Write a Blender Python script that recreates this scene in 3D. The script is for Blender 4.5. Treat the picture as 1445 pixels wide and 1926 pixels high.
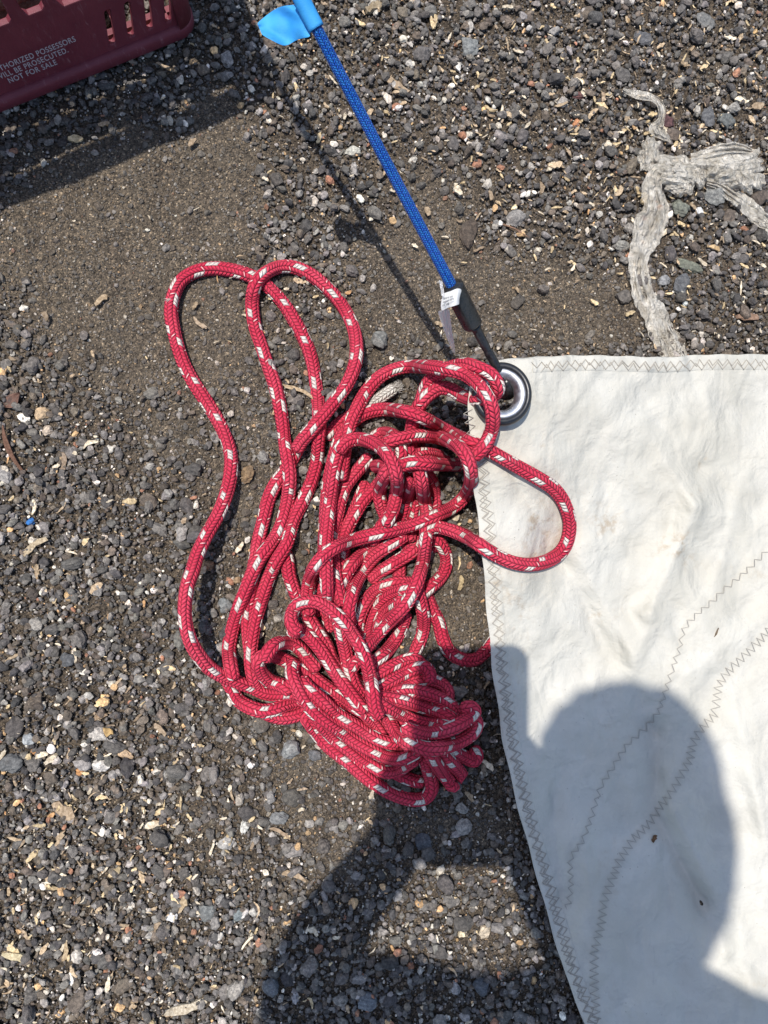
import bpy, bmesh, math, random
import numpy as np
from mathutils import Vector, Matrix

for o in list(bpy.data.objects): bpy.data.objects.remove(o)
SC = bpy.context.scene
COL = SC.collection
rng = np.random.default_rng(7)
random.seed(7)
PI = math.pi

# ------------------------------------------------------------------ camera
F = 1447.0            # focal length in pixels of the 1445 x 1926 photograph
CH = 0.60             # lens height above the gravel (m)
MM = 0.001
PXM = CH / F          # metres per pixel at ground level
_d = np.array([(603 - 722.5) / F, -(1053 - 963) / F, -1.0])   # straight down, in camera space
wz = -_d / np.linalg.norm(_d)
wx = np.array([1.0, 0, 0]) - wz[0] * wz; wx /= np.linalg.norm(wx)
wy = np.cross(wz, wx)
R = np.array([wx, wy, wz])                                     # camera space -> world
CP = np.array([0, 0, CH])
cam = bpy.data.cameras.new('camera'); camo = bpy.data.objects.new('camera', cam); COL.objects.link(camo)
camo.matrix_world = Matrix.Translation(Vector(CP)) @ Matrix([list(r) for r in R]).to_4x4()
cam.sensor_width = 36; cam.lens = F / 1926 * 36; cam.clip_start = 0.01; cam.clip_end = 200
SC.camera = camo
SC.render.resolution_x = 768; SC.render.resolution_y = 1024

def ray(x, y): return R @ np.array([(x - 722.5) / F, -(y - 963) / F, -1.0])
def G(x, y, z=0.0):
    """world point at height z that the photo shows at pixel x, y"""
    r = ray(x, y); return CP + r * ((z - CH) / r[2])
def Garr(P, z):
    P = np.asarray(P, float)
    r = np.stack([(P[:, 0] - 722.5) / F, -(P[:, 1] - 963) / F, -np.ones(len(P))], 1) @ R.T
    return CP + r * ((np.asarray(z) - CH) / r[:, 2])[:, None]
def pix(P):
    c = (np.asarray(P) - CP) @ R
    return np.stack([722.5 - F * c[..., 0] / c[..., 2], 963 + F * c[..., 1] / c[..., 2]], -1)
SUN = ray(940, 1268); SUN /= np.linalg.norm(SUN)               # direction the sunlight travels
def SH(x, y, z):
    """world point at height z whose shadow falls on ground pixel x, y"""
    return G(x, y) + SUN * (z / SUN[2])

# ------------------------------------------------------------------ light
W = bpy.data.worlds.new('World'); SC.world = W; W.use_nodes = True
wn = W.node_tree; wn.nodes.clear()
sky = wn.nodes.new('ShaderNodeTexSky'); sky.sky_type = 'NISHITA'; sky.sun_disc = False
sky.sun_elevation = math.asin(-SUN[2]); sky.sun_rotation = math.atan2(-SUN[0], -SUN[1])
bg = wn.nodes.new('ShaderNodeBackground'); bg.inputs[1].default_value = 0.15
wo = wn.nodes.new('ShaderNodeOutputWorld')
wn.links.new(sky.outputs[0], bg.inputs[0]); wn.links.new(bg.outputs[0], wo.inputs[0])
sl = bpy.data.lights.new('sun', 'SUN'); sl.energy = 3.7; sl.angle = math.radians(0.55); sl.color = (1, .955, .89)
so = bpy.data.objects.new('sun', sl); COL.objects.link(so)
so.rotation_mode = 'QUATERNION'; so.rotation_quaternion = Vector(SUN).to_track_quat('-Z', 'Y'); so.location = (-1, 1, 4)
SC.view_settings.view_transform = 'Standard'; SC.view_settings.look = 'None'
SC.view_settings.exposure = 0.33; SC.view_settings.gamma = 1
SC.render.engine = 'CYCLES'

# ------------------------------------------------------------------ helpers
def tag(o, label=None, cat=None, group=None, kind=None):
    if label: o['label'] = label
    if cat: o['category'] = cat
    if group: o['group'] = group
    if kind: o['kind'] = kind
    return o
def link(name, me, mat=None, parent=None):
    o = bpy.data.objects.new(name, me); COL.objects.link(o)
    if mat is not None:
        for m in (mat if isinstance(mat, (list, tuple)) else [mat]): me.materials.append(m)
    if parent is not None: o.parent = parent
    return o
def empty(name, loc=(0, 0, 0)):
    o = bpy.data.objects.new(name, None); COL.objects.link(o); o.location = loc
    o.empty_display_size = .01
    return o
def kid(name, me, mat, parent):
    o = link(name, me, mat, parent)
    m = Matrix.Translation(parent.location).inverted() if parent.parent is None else Matrix.Identity(4)
    o.matrix_parent_inverse = m
    return o
def mesh(name, V, Fc, smooth=True, uv=None, col=None):
    me = bpy.data.meshes.new(name)
    V = np.asarray(V, np.float32); 
    if isinstance(Fc, np.ndarray):
        n, k = Fc.shape
        me.vertices.add(len(V)); me.vertices.foreach_set('co', V.ravel())
        me.loops.add(n * k); me.loops.foreach_set('vertex_index', Fc.astype(np.int32).ravel())
        me.polygons.add(n)
        me.polygons.foreach_set('loop_start', np.arange(0, n * k, k, dtype=np.int32))
        me.polygons.foreach_set('loop_total', np.full(n, k, np.int32))
        me.update(calc_edges=True)
    else:
        me.from_pydata([tuple(map(float, v)) for v in V], [], Fc)
    me.polygons.foreach_set('use_smooth', np.full(len(me.polygons), bool(smooth)))
    if uv is not None:
        l = me.uv_layers.new(name='UVMap'); l.data.foreach_set('uv', np.asarray(uv, np.float32).ravel())
    if col is not None:
        a = me.color_attributes.new('col', 'FLOAT_COLOR', 'POINT')
        c = np.ones((len(V), 4), np.float32); c[:, :3] = col; a.data.foreach_set('color', c.ravel())
    me.update()
    return me

class X:
    """tiny algebra over shader math nodes"""
    def __init__(s, nt, v): s.nt, s.v = nt, v
    def _op(s, op, *a):
        n = s.nt.nodes.new('ShaderNodeMath'); n.operation = op
        for i, q in enumerate((s,) + a):
            q = q.v if isinstance(q, X) else q
            if isinstance(q, (int, float)): n.inputs[i].default_value = q
            else: s.nt.links.new(q, n.inputs[i])
        return X(s.nt, n.outputs[0])
    def __add__(s, o): return s._op('ADD', o)
    def __radd__(s, o): return s._op('ADD', o)
    def __sub__(s, o): return s._op('SUBTRACT', o)
    def __rsub__(s, o): return (s * -1.0) + o
    def __mul__(s, o): return s._op('MULTIPLY', o)
    def __rmul__(s, o): return s._op('MULTIPLY', o)
    def __truediv__(s, o): return s._op('DIVIDE', o)
    def fl(s): return s._op('FLOOR')
    def fr(s): return s._op('FRACT')
    def mod(s, o): return s._op('FLOORED_MODULO', o)
    def lt(s, o): return s._op('LESS_THAN', o)
    def gt(s, o): return s._op('GREATER_THAN', o)
    def pw(s, o): return s._op('POWER', o)
    def ab(s): return s._op('ABSOLUTE')
    def sin(s): return s._op('SINE')
    def mn(s, o): return s._op('MINIMUM', o)
    def mx(s, o): return s._op('MAXIMUM', o)
    def ss(s, a, b):
        n = s.nt.nodes.new('ShaderNodeMapRange'); n.interpolation_type = 'SMOOTHSTEP'
        s.nt.links.new(s.v, n.inputs[0]); n.inputs[1].default_value = a; n.inputs[2].default_value = b
        return X(s.nt, n.outputs[0])
class M:
    """material under construction"""
    def __init__(s, name, rough=.7, spec=.5, color=(.5, .5, .5), metal=0.0):
        s.m = bpy.data.materials.new(name); s.m.use_nodes = True; s.nt = s.m.node_tree
        s.b = s.nt.nodes['Principled BSDF']; s.out = s.nt.nodes['Material Output']
        s.b.inputs['Roughness'].default_value = rough; s.b.inputs['Specular IOR Level'].default_value = spec
        s.b.inputs['Base Color'].default_value = (*color, 1); s.b.inputs['Metallic'].default_value = metal
    def n(s, t, **k):
        n = s.nt.nodes.new(t)
        for a, b in k.items(): setattr(n, a, b)
        return n
    def l(s, a, b): s.nt.links.new(a.v if isinstance(a, X) else a, b)
    def x(s, sock): return X(s.nt, sock)
    def geo(s): return s.n('ShaderNodeNewGeometry').outputs['Position']
    def noise(s, scale, detail=3, rough=.55, vec=None, dist=0):
        n = s.n('ShaderNodeTexNoise'); n.inputs['Scale'].default_value = scale
        n.inputs['Detail'].default_value = detail; n.inputs['Roughness'].default_value = rough
        n.inputs['Distortion'].default_value = dist
        s.l(vec if vec is not None else s.geo(), n.inputs['Vector']); return s.x(n.outputs[0])
    def vor(s, scale, feature='F1', out=0, vec=None, rnd=1):
        n = s.n('ShaderNodeTexVoronoi', feature=feature); n.inputs['Scale'].default_value = scale
        n.inputs['Randomness'].default_value = rnd
        s.l(vec if vec is not None else s.geo(), n.inputs['Vector']); return n.outputs[out]
    def mapv(s, vec, scale=(1, 1, 1), rot=(0, 0, 0)):
        n = s.n('ShaderNodeMapping'); n.inputs['Scale'].default_value = scale; n.inputs['Rotation'].default_value = rot
        s.l(vec, n.inputs['Vector']); return n.outputs[0]
    def ramp(s, fac, stops):
        n = s.n('ShaderNodeValToRGB'); r = n.color_ramp
        while len(r.elements) > 1: r.elements.remove(r.elements[-1])
        r.elements[0].position = stops[0][0]; r.elements[0].color = (*stops[0][1], 1)
        for p, c in stops[1:]:
            e = r.elements.new(p); e.color = (*c, 1)
        s.l(fac, n.inputs[0]); return n.outputs[0]
    def mix(s, fac, a, b, mode='MIX'):
        n = s.n('ShaderNodeMix', data_type='RGBA', blend_type=mode)
        for q, i in ((fac, 0), (a, 6), (b, 7)):
            if isinstance(q, (int, float)): n.inputs[i].default_value = q
            elif isinstance(q, tuple): n.inputs[i].default_value = (*q, 1)
            else: s.l(q, n.inputs[i])
        return n.outputs[2]
    def base(s, c): s.l(c, s.b.inputs['Base Color'])
    def rough(s, c): s.l(c, s.b.inputs['Roughness'])
    def bump(s, h, dist=.001, strength=1.0):
        n = s.n('ShaderNodeBump'); n.inputs['Strength'].default_value = strength; n.inputs['Distance'].default_value = dist
        s.l(h, n.inputs['Height']); s.l(n.outputs[0], s.b.inputs['Normal'])
    def attr(s, name='col'):
        n = s.n('ShaderNodeVertexColor'); n.layer_name = name; return n.outputs[0]

# ------------------------------------------------------------------ materials
def braid_mat(name, ncol, pitch, main, groove_shade, fleck, period, run, step, rough=.75, dot=None, fuzz=.25, period2=None):
    m = M(name, rough=rough, spec=.3)
    uv = m.n('ShaderNodeUVMap').outputs[0]; sp = m.n('ShaderNodeSeparateXYZ'); m.l(uv, sp.inputs[0])
    U = m.x(sp.outputs[0]); V = m.x(sp.outputs[1])
    wob = m.noise(60, 2) * .5
    c = V * ncol; i = c.fl(); f = c.fr(); par = i.mod(2.0); sg = 1.0 - par * 2.0
    t = U / pitch + sg * (f - .5) * .72 + par * .5 + wob
    j = t.fl(); g = t.fr()
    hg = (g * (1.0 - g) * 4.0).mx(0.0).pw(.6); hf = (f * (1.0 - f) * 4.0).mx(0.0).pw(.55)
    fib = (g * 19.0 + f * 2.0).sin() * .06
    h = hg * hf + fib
    k = (j + (i / 2.0).fl() * float(step)).mod(float(period))
    third = (((j - k) * .2931 + i * .617).fr()).lt(.4)
    white = (1.0 - par) * k.lt(third + (float(run) - .5))
    k2 = (j + (i / 2.0).fl() * float(step) + 1.0).mod(float(period))
    wh = par * k2.lt(1.0) * (g - .5).ab().lt(.09) * (j * .37 + i * .71).fr().lt(.8)
    w = white.mx(wh) * m.noise(1100, 2, .7).gt(.36)
    fade = m.noise(45, 4, .6); dirt = m.noise(300, 3, .7)
    red = m.mix(fade.ss(.35, .75), main, tuple(min(1, q * 1.15 + .035) for q in main))
    red = m.mix((hg * hf).ss(.05, .62), groove_shade, red)  # shade in the grooves between strands is painted into the colour
    fl = m.mix(dirt.ss(.3, .8), fleck, tuple(q * .72 for q in fleck))
    colr = m.mix(w, red, fl)
    m.base(colr); m.bump(h, .0019, 1.0)
    m.b.inputs['Sheen Weight'].default_value = fuzz; m.b.inputs['Sheen Roughness'].default_value = .5
    m.b.inputs['Sheen Tint'].default_value = (*[min(1, q * 1.5 + .1) for q in main], 1)
    return m.m
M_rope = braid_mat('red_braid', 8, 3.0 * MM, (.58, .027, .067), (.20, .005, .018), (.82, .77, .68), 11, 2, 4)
M_core = braid_mat('white_braid', 10, 3.4 * MM, (.62, .58, .50), (.36, .33, .27), (.68, .64, .56), 9, 1, 3, fuzz=.1)
M_bungee = braid_mat('blue_braid', 14, 1.55 * MM, (.006, .10, .52), (.003, .03, .22), (.03, .22, .68), 2, 1, 1, rough=.4, fuzz=.1)

def stone_mat():
    m = M('gravel_stone', rough=.82, spec=.35)
    c = m.attr(); p = m.geo()
    n1 = m.noise(420, 4, .65); n2 = m.noise(1500, 2, .6); n3 = m.noise(130, 3, .6)
    k = m.mix(n1.ss(.35, .72), (.62, .62, .63), (1.42, 1.4, 1.36))
    c1 = m.mix(1.0, c, k, 'MULTIPLY')
    k2 = m.mix(n2.ss(.50, .8), (.9, .9, .9), (1.75, 1.72, 1.65))
    c2 = m.mix(1.0, c1, k2, 'MULTIPLY')
    c3 = m.mix(n3.ss(.45, .8) * .28, c2, (.17, .145, .115))          # dust lying on the stones
    m.base(c3); m.bump(n1 * .6 + n2 * .35, .0009, .9)
    return m.m
M_stone = stone_mat()
def dirt_mat():
    m = M('dirt', rough=.95, spec=.2)
    co = m.x(m.attr())
    n1 = m.noise(35, 5, .6); n2 = m.noise(900, 3, .7); n3 = m.noise(260, 4, .6)
    a = m.ramp(n1, [(.3, (.112, .090, .068)), (.55, (.160, .130, .096)), (.75, (.126, .105, .082))])
    b = m.ramp(n3, [(.3, (.55, .55, .55)), (.5, (1, 1, 1)), (.72, (1.5, 1.45, 1.4))])
    c = m.mix(1.0, a, b, 'MULTIPLY')
    vo = m.n('ShaderNodeTexVoronoi'); vo.inputs['Scale'].default_value = 900; m.l(m.geo(), vo.inputs['Vector'])
    sp = m.n('ShaderNodeSeparateColor'); m.l(vo.outputs['Color'], sp.inputs[0])
    grain = m.x(sp.outputs[0]); d = m.x(vo.outputs['Distance'])
    tint = m.ramp(grain, [(0, (.4, .4, .42)), (.5, (.85, .85, .85)), (.90, (1.25, 1.22, 1.18)), (.97, (1.9, 1.8, 1.65)), (1, (3.4, 3.3, 3.0))])
    c = m.mix(1.0, c, tint, 'MULTIPLY')
    c = m.mix(co.ss(.15, .6), m.mix(1.0, c, (.78, .77, .77), 'MULTIPLY'), c)  # coarse patches: darker dirt tone, with shade between the stones painted in
    m.base(c)
    n8 = m.noise(95, 5, .65)
    m.bump((1.0 - d) * .8 + n8 * 3.2 + n3 * 1.6 + n2 * .6, .0016, 1.0)
    return m.m
M_dirt = dirt_mat()
def wood_mat():
    m = M('wood_chip', rough=.8, spec=.25)
    n = m.noise(500, 4, .6, vec=m.mapv(m.geo(), (1, 1, 1)))
    k = m.mix(n.ss(.35, .7), (.7, .66, .6), (1.25, 1.25, 1.25))
    m.base(m.mix(1.0, m.attr(), k, 'MULTIPLY')); m.bump(n, .0006, .8)
    return m.m
M_wood = wood_mat()

# ------------------------------------------------------------------ ground
_gw = [(rng.uniform(-1, 1, 2) * s, rng.uniform(0, 6.3), a) for s, a, nn in ((14, 1.6 * MM, 5), (40, .8 * MM, 6), (110, .35 * MM, 8)) for _ in range(nn)]
def gh(x, y):
    z = 0
    for w, p, a in _gw: z = z + a * np.sin(x * w[0] * 1.7 + y * w[1] * 1.7 + p)
    return z * .6
FINE = [(230,330,220,110,.8),(420,330,60,150,.7),(150,480,220,130,.85),(250,620,190,130,.8),(420,650,90,110,.5),(620,650,80,60,.5),
 (820,400,70,110,.9),(950,560,210,90,1),(1120,600,90,50,.9),(760,600,80,150,.5),(300,850,120,100,.4),(650,1430,150,90,.65),(500,1250,130,60,.6),
 (520,1150,60,200,.7),(390,1530,70,70,.5),(870,1130,70,110,1),(600,1600,110,80,.55),(860,1560,120,45,.7),(470,900,60,150,.5),(400,250,50,90,.7),(720,480,60,60,.5)]
def fine(px, py):
    s = 0
    for cx, cy, rx, ry, a in FINE: s = s + a * np.exp(-((px - cx) / rx) ** 2 - ((py - cy) / ry) ** 2)
    s = s * (1 + .30 * np.sin(px * .043 + 1 + 1.5 * np.sin(py * .021)) * np.sin(py * .037 + 2 + 1.3 * np.sin(px * .017))) + .14 * np.sin(px * .031 + 1) * np.sin(py * .027 + 2) + .08 * np.sin(px * .11 + 2 * np.sin(py * .05)) * np.sin(py * .09)
    return np.clip(s, 0, 1)
def axis(lo, hi):
    c = np.arange(lo, hi, .004); out = [c]
    s = .006; v = hi; up = []
    while v < 60: up.append(v); v += s; s *= 1.25
    s = .006; v = lo; dn = []
    while v > -60:
        v -= s; s *= 1.25; dn.append(v)
    return np.concatenate([np.array(dn[::-1]), c, np.array(up)])
ax, ay = axis(-.45, .6), axis(-.55, .65)
gx, gy = np.meshgrid(ax, ay)
gz = gh(gx, gy) * np.exp(-np.maximum(0, np.hypot(gx, gy) - 1.5) / 3)
nx, ny = len(ax), len(ay)
idx = np.arange(nx * ny).reshape(ny, nx)
q = np.stack([idx[:-1, :-1], idx[:-1, 1:], idx[1:, 1:], idx[1:, :-1]], -1).reshape(-1, 4)
V = np.stack([gx, gy, gz], -1).reshape(-1, 3)
gp = pix(np.c_[V[:, :2], V[:, 2] * 0]); near = np.hypot(V[:, 0], V[:, 1]) < 1.5
gc = np.where(near, fine(gp[:, 0], gp[:, 1]), .1)
tag(link('ground', mesh('ground', V, q, col=np.repeat(gc[:, None], 3, 1)), M_dirt), kind='structure')

# ------------------------------------------------------------------ stones
def ico(sub):
    bm = bmesh.new(); bmesh.ops.create_icosphere(bm, subdivisions=sub, radius=1)
    v = np.array([x.co[:] for x in bm.verts]); f = np.array([[l.index for l in p.verts] for p in bm.faces]); bm.free()
    return v, f
def chisel(v, seed, nplane=14, rough=.05, soft=.97):
    r = np.random.default_rng(seed)
    n = r.normal(size=(nplane, 3)); n /= np.linalg.norm(n, axis=1)[:, None]
    d = r.uniform(.62, .95, nplane)
    dots = v @ n.T
    rad = np.min(np.where(dots > .05, d / np.maximum(dots, .05), 9), axis=1)
    rad = np.minimum(rad, 1.05); rad = rad * soft + (1 - soft) * .85
    for k in range(5):
        w = r.normal(size=3) * 5; rad = rad * (1 + rough * np.sin(v @ w + r.uniform(0, 6)))
    return v * rad[:, None]
ICO = {s: ico(s) for s in (1, 2, 3, 4)}
PROT = {1: [chisel(ICO[1][0], 100 + k, 7, .07) for k in range(16)],
        2: [chisel(ICO[2][0], 200 + k, 9, .05) for k in range(24)],
        3: [chisel(ICO[3][0], 300 + k, 11, .04) for k in range(24)]}
PAL = np.array([(.055,.053,.054),(.080,.076,.073),(.108,.102,.098),(.148,.140,.130),(.125,.104,.084),(.090,.074,.062),(.20,.19,.185),(.30,.285,.265),(.48,.44,.38),(.48,.32,.17),(.28,.14,.09),(.64,.61,.56)])
PW = np.array([.14,.20,.19,.14,.09,.07,.075,.04,.022,.012,.009,.012]); PW = PW / PW.sum()
def rotm(n, flat):
    """random rotation about z with a small tilt"""
    a = rng.uniform(0, 2 * PI, n); t = rng.normal(0, flat, n); b = rng.uniform(0, 2 * PI, n)
    ca, sa = np.cos(a), np.sin(a); ct, st = np.cos(t), np.sin(t); cb, sb = np.cos(b), np.sin(b)
    Z = np.zeros(n); O = np.ones(n)
    A = np.stack([ca, -sa, Z, sa, ca, Z, Z, Z, O], 1).reshape(n, 3, 3)
    T = np.stack([O, Z, Z, Z, ct, -st, Z, st, ct], 1).reshape(n, 3, 3)
    B = np.stack([cb, -sb, Z, sb, cb, Z, Z, Z, O], 1).reshape(n, 3, 3)
    return A @ T @ B
def scatter(n, sub, pos, size, col, sink=.35, zadd=None):
    """n stones of prototype level sub as vertex and face arrays"""
    pv = np.stack(PROT[sub]); f = ICO[sub][1]; nv = pv.shape[1]
    k = rng.integers(0, len(pv), n)
    s = np.stack([rng.uniform(.95, 1.3, n), rng.uniform(.7, 1.0, n), rng.uniform(.5, .85, n)], 1) * size[:, None] * .5
    v = pv[k] * s[:, None, :]
    v = np.einsum('nij,nkj->nki', rotm(n, .35), v)
    z = gh(pos[:, 0], pos[:, 1]) + s[:, 2] * (1 - sink * 2 * rng.uniform(.5, 1.3, n))
    if zadd is not None: z = z + zadd
    v[:, :, 0] += pos[:, 0, None]; v[:, :, 1] += pos[:, 1, None]; v[:, :, 2] += z[:, None]
    fc = (f[None] + (np.arange(n) * nv)[:, None, None]).reshape(-1, 3)
    c = np.repeat(col, nv, axis=0)
    return v.reshape(-1, 3), fc, c
def pick(n, w=PW):
    c = PAL[rng.choice(len(PAL), n, p=w)] * rng.uniform(.95, 1.75, (n, 1)) * np.array([1.04, 1.0, .95]); return c * rng.uniform(.975, 1.025, (n, 3))
def merge(parts):
    V, Fs, C, o = [], [], [], 0
    for v, f, c in parts: V.append(v); Fs.append(f + o); C.append(c); o += len(v)
    return np.concatenate(V), np.concatenate(Fs), np.concatenate(C)
def frame_pts(n, mar=170):
    return np.stack([rng.uniform(-mar, 1445 + mar, n), rng.uniform(-mar, 1926 + mar, n)], 1)
SL = [(893,672),(884,700),(881,755),(884,830),(892,930),(901,985),(910,1080),(925,1250),(945,1390),(962,1470),(985,1560),(1030,1720),(1062,1830),(1100,1926),(1150,2060),(1215,2250),(1300,2450)]
def interp(P, t, k0=0, k1=1):
    a = np.array(P, float); return np.interp(t, a[:, k0], a[:, k1])
NOTE = []   # px, py, r of stones placed by hand, kept clear of scatter
def build_gravel():
    parts = []
    # big and mid stones
    for n, lo, hi, sub, wc in ((1000, 19, 34, 3, 1.0), (17500, 9.5, 19, 2, 1.0), (27000, 6.0, 10, 2, .9), (74000, 2.8, 6.0, 1, .45)):
        P = frame_pts(n); fi = fine(P[:, 0], P[:, 1])
        if hi > 12: keep = rng.random(n) > np.clip(fi * 1.25, 0, .965)
        elif hi > 7: keep = rng.random(n) > np.clip(fi * .9, 0, .70)
        else: keep = rng.random(n) > fi * .08
        keep &= ~((P[:, 0] > interp(SL, P[:, 1], 1, 0) + 55) & (P[:, 1] > 715) & ~((P[:, 0] < 1010) & (P[:, 1] < 840)))   # nothing far under the sail
        for a, b, r in NOTE: keep &= np.hypot(P[:, 0] - a, P[:, 1] - b) > r * (1.0 if hi > 12 else .55)
        P = P[keep]; fi = fi[keep]; n = len(P)
        size = (lo + (hi - lo) * rng.random(n) ** 1.8) * PXM
        pos = Garr(P, np.zeros(n)); w = PW.copy()
        if hi > 25: w[8:] *= .3; w[6] *= 2
        if hi < 8: w[8] *= 2.2; w[9] *= 2; w[11] *= 2
        w /= w.sum(); c = pick(n, w)
        dusty = (fi * .55)[:, None]; c = c * (1 - dusty) + np.array([.13, .11, .085]) * dusty * rng.uniform(.7, 1.4, (n, 1))
        za = rng.uniform(0, 1, n) * .0042 * np.clip(1 - 1.6 * fi, 0, 1) * (1 if hi < 25 else .6)
        parts.append(scatter(n, sub, pos[:, :2], size, c, sink=.20 if hi > 8 else .22, zadd=za))
    # sparser ring outside the frame
    n = 52000; a = rng.uniform(0, 2 * PI, n); r = .30 + 1.5 * rng.random(n) ** 1.15
    pos = np.stack([.06 + r * np.cos(a), .05 + r * np.sin(a)], 1); p3 = np.c_[pos, np.zeros(n)]
    pp = pix(p3); out = ~((pp[:, 0] > -170) & (pp[:, 0] < 1615) & (pp[:, 1] > -170) & (pp[:, 1] < 2096))
    pos = pos[out]; n = len(pos)
    parts.append(scatter(n, 1, pos, (5 + 19 * rng.random(n) ** 1.8) * PXM, pick(n)))
    v, f, c = merge(parts)
    tag(link('gravel', mesh('gravel', v, f, smooth=False, col=c), M_stone), 'loose dark grey gravel and grit spread over brown dirt', 'gravel', kind='stuff')

def stone(px, py, w, h, ang, col, label, thick=.6, seed=0, name='stone', cat='stone', lift=0, sub=4, rough=.035):
    """one stone traced from the photo; w, h, ang: its outline box in pixels and its turn in degrees"""
    v = chisel(ICO[sub][0], 900 + seed, 16, rough)
    v = v / np.abs(v).max(0)
    v = v * np.array([w * .5, h * .5, min(w, h) * .5 * thick]) * PXM
    a = math.radians(ang); c, s = math.cos(a), math.sin(a)
    v = v @ np.array([[c, s, 0], [-s, c, 0], [0, 0, 1]])
    z = v[:, 2].max() * .8 + lift
    me = mesh(name, v, ICO[sub][1], smooth=False, col=np.minimum(np.array(col) * 1.35, .75))
    o = link(name, me, M_stone)
    b = G(px, py, z); o.location = (b[0], b[1], b[2] + float(gh(b[0], b[1])))
    tag(o, label, cat, 'larger stones and pebbles lying in the gravel')
    NOTE.append((px, py, .5 * max(w, h)))
    return o
ST = [
 (885,92,50,42,-40,(.15,.155,.15),'large flat pale grey angular stone right of the blue cord near the top',.5),
 (665,285,34,24,10,(.42,.40,.34),'whitish crumbly stone just left of the blue cord halfway up',.7),
 (712,642,34,36,0,(.14,.14,.13),'rounded grey stone between the tall right rope loop and the black hook',.8),
 (880,440,66,36,80,(.062,.047,.036),'smooth brown wedge shaped stone half sunk in bare dirt right of the blue cord',.5),
 (1092,178,30,17,5,(.10,.045,.042),'dark red flat pebble near the top right, left of the thin plastic scrap',.7),
 (1085,230,18,18,0,(.42,.19,.09),'small orange round pebble below the dark red flat pebble',.8),
 (1258,225,32,28,20,(.075,.038,.038),'round maroon pebble touching the thin plastic scrap',.8),
 (1281,389,44,38,10,(.13,.135,.11),'greenish grey squarish stone just under the plastic knot',.6),
 (1346,368,50,42,0,(.16,.16,.15),'light grey stone partly under the plastic loop',.6),
 (1285,535,34,50,-10,(.085,.087,.09),'dark grey oval stone right of the lower plastic ribbon',.6),
 (1254,526,30,24,20,(.19,.19,.19),'speckled grey stone between the plastic ribbon and the dark oval stone',.7),
 (1300,497,60,28,-25,(.11,.115,.09),'long dull green stone above the dark oval stone',.5),
 (1318,397,18,20,20,(.6,.58,.54),'bright white cube like pebble below the plastic knot',.9),
 (1290,570,12,12,0,(.35,.37,.36),'small pale pebble below the dark oval stone',.6),
 (1334,218,32,44,0,(.09,.09,.092),'dark grey blocky stone above the plastic loop near the right edge',.7),
 (1368,228,34,40,30,(.10,.105,.10),'grey three sided stone right of the dark blocky stone',.6),
 (1213,68,44,32,-15,(.085,.085,.088),'dark flat stone at the top right above the plastic scrap',.5),
 (1330,35,46,30,-20,(.12,.12,.115),'grey flat stone close to the top right corner',.6),
 (77,776,30,24,15,(.40,.29,.18),'tan potato shaped pebble near the left edge',.8),
 (54,981,20,15,20,(.02,.10,.28),'small bright blue glass pebble near the left edge',.8),
 (88,808,20,22,0,(.42,.34,.26),'pale pinkish pebble below the tan potato shaped pebble',.8),
 (425,1138,30,30,0,(.14,.145,.14),'smooth grey stone between the left rope strand and the paired strands',.6),
 (466,893,26,38,-15,(.17,.115,.065),'brown oval pebble right of the left rope strand',.7),
 (392,1063,22,22,0,(.22,.13,.07),'light brown pebble tucked against the left rope strand',.8),
 (446,1092,16,16,0,(.25,.17,.10),'small tan pebble between the left rope strand and the paired strands',.8),
 (547,1409,38,36,20,(.20,.20,.19),'light grey jagged stone below the lower left of the rope bundle',.8),
 (593,1419,26,22,0,(.10,.10,.102),'smaller dark grey stone right of the light grey jagged stone',.7),
 (425,1587,32,28,10,(.32,.30,.27),'pale stone with a flat face in the lower left centre',.8),
 (190,1440,34,30,10,(.45,.42,.38),'whitish round stone in the lower left gravel',.7),
 (150,1450,17,17,0,(.40,.20,.08),'orange round pebble beside the whitish round stone',.9),
 (68,1413,15,15,0,(.40,.20,.08),'orange pebble above and left of the whitish round stone',.9),
 (236,1418,32,16,-20,(.45,.32,.20),'smooth tan bean shaped pebble in the lower left gravel',.9),
 (24,1432,54,40,15,(.10,.10,.098),'large dark grey stone at the left edge, lower half',.7),
 (58,1389,26,26,0,(.26,.27,.27),'light grey stone with white specks near the left edge',.7),
 (321,1728,24,18,0,(.66,.64,.60),'bright white chip of stone in the bottom left gravel',.6),
 (390,1718,32,38,20,(.13,.135,.13),'blue grey stone right of the bright white chip',.7),
 (448,1722,26,24,0,(.15,.17,.17),'pale bluish pebble near the shadow of the arm',.7),
 (140,1806,24,28,-20,(.42,.38,.33),'cream coloured stone near the bottom left',.7),
 (298,1580,36,36,0,(.065,.060,.055),'dark round stone in the lower left centre',.8),
 (130,1240,30,26,0,(.08,.082,.085),'dark bluish stone near the left edge, level with the rope bundle',.8),
 (913,1752,22,30,-15,(.40,.33,.24),'smooth cream pebble in the lit patch between the arm shadows',.8),
 (870,1755,20,18,0,(.50,.42,.28),'small yellowish angular pebble in the lit patch between the arm shadows',.8),
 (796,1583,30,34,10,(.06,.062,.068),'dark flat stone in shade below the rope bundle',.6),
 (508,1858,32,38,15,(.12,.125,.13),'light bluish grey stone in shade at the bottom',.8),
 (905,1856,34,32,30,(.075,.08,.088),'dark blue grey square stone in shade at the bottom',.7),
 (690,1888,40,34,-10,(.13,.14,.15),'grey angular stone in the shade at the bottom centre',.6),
 (556,1878,15,28,10,(.32,.30,.29),'small pale upright pebble in shade at the bottom',.8),
 (525,1540,36,26,10,(.16,.16,.155),'grey stone with a bright top left of the arm shadow',.7),
 (460,1555,22,26,15,(.45,.43,.38),'pale rounded stone in sunlit dirt left of the arm shadow',.7),
 (425,1588,1,1,0,(.3,.3,.3),'',.5),
]
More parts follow.
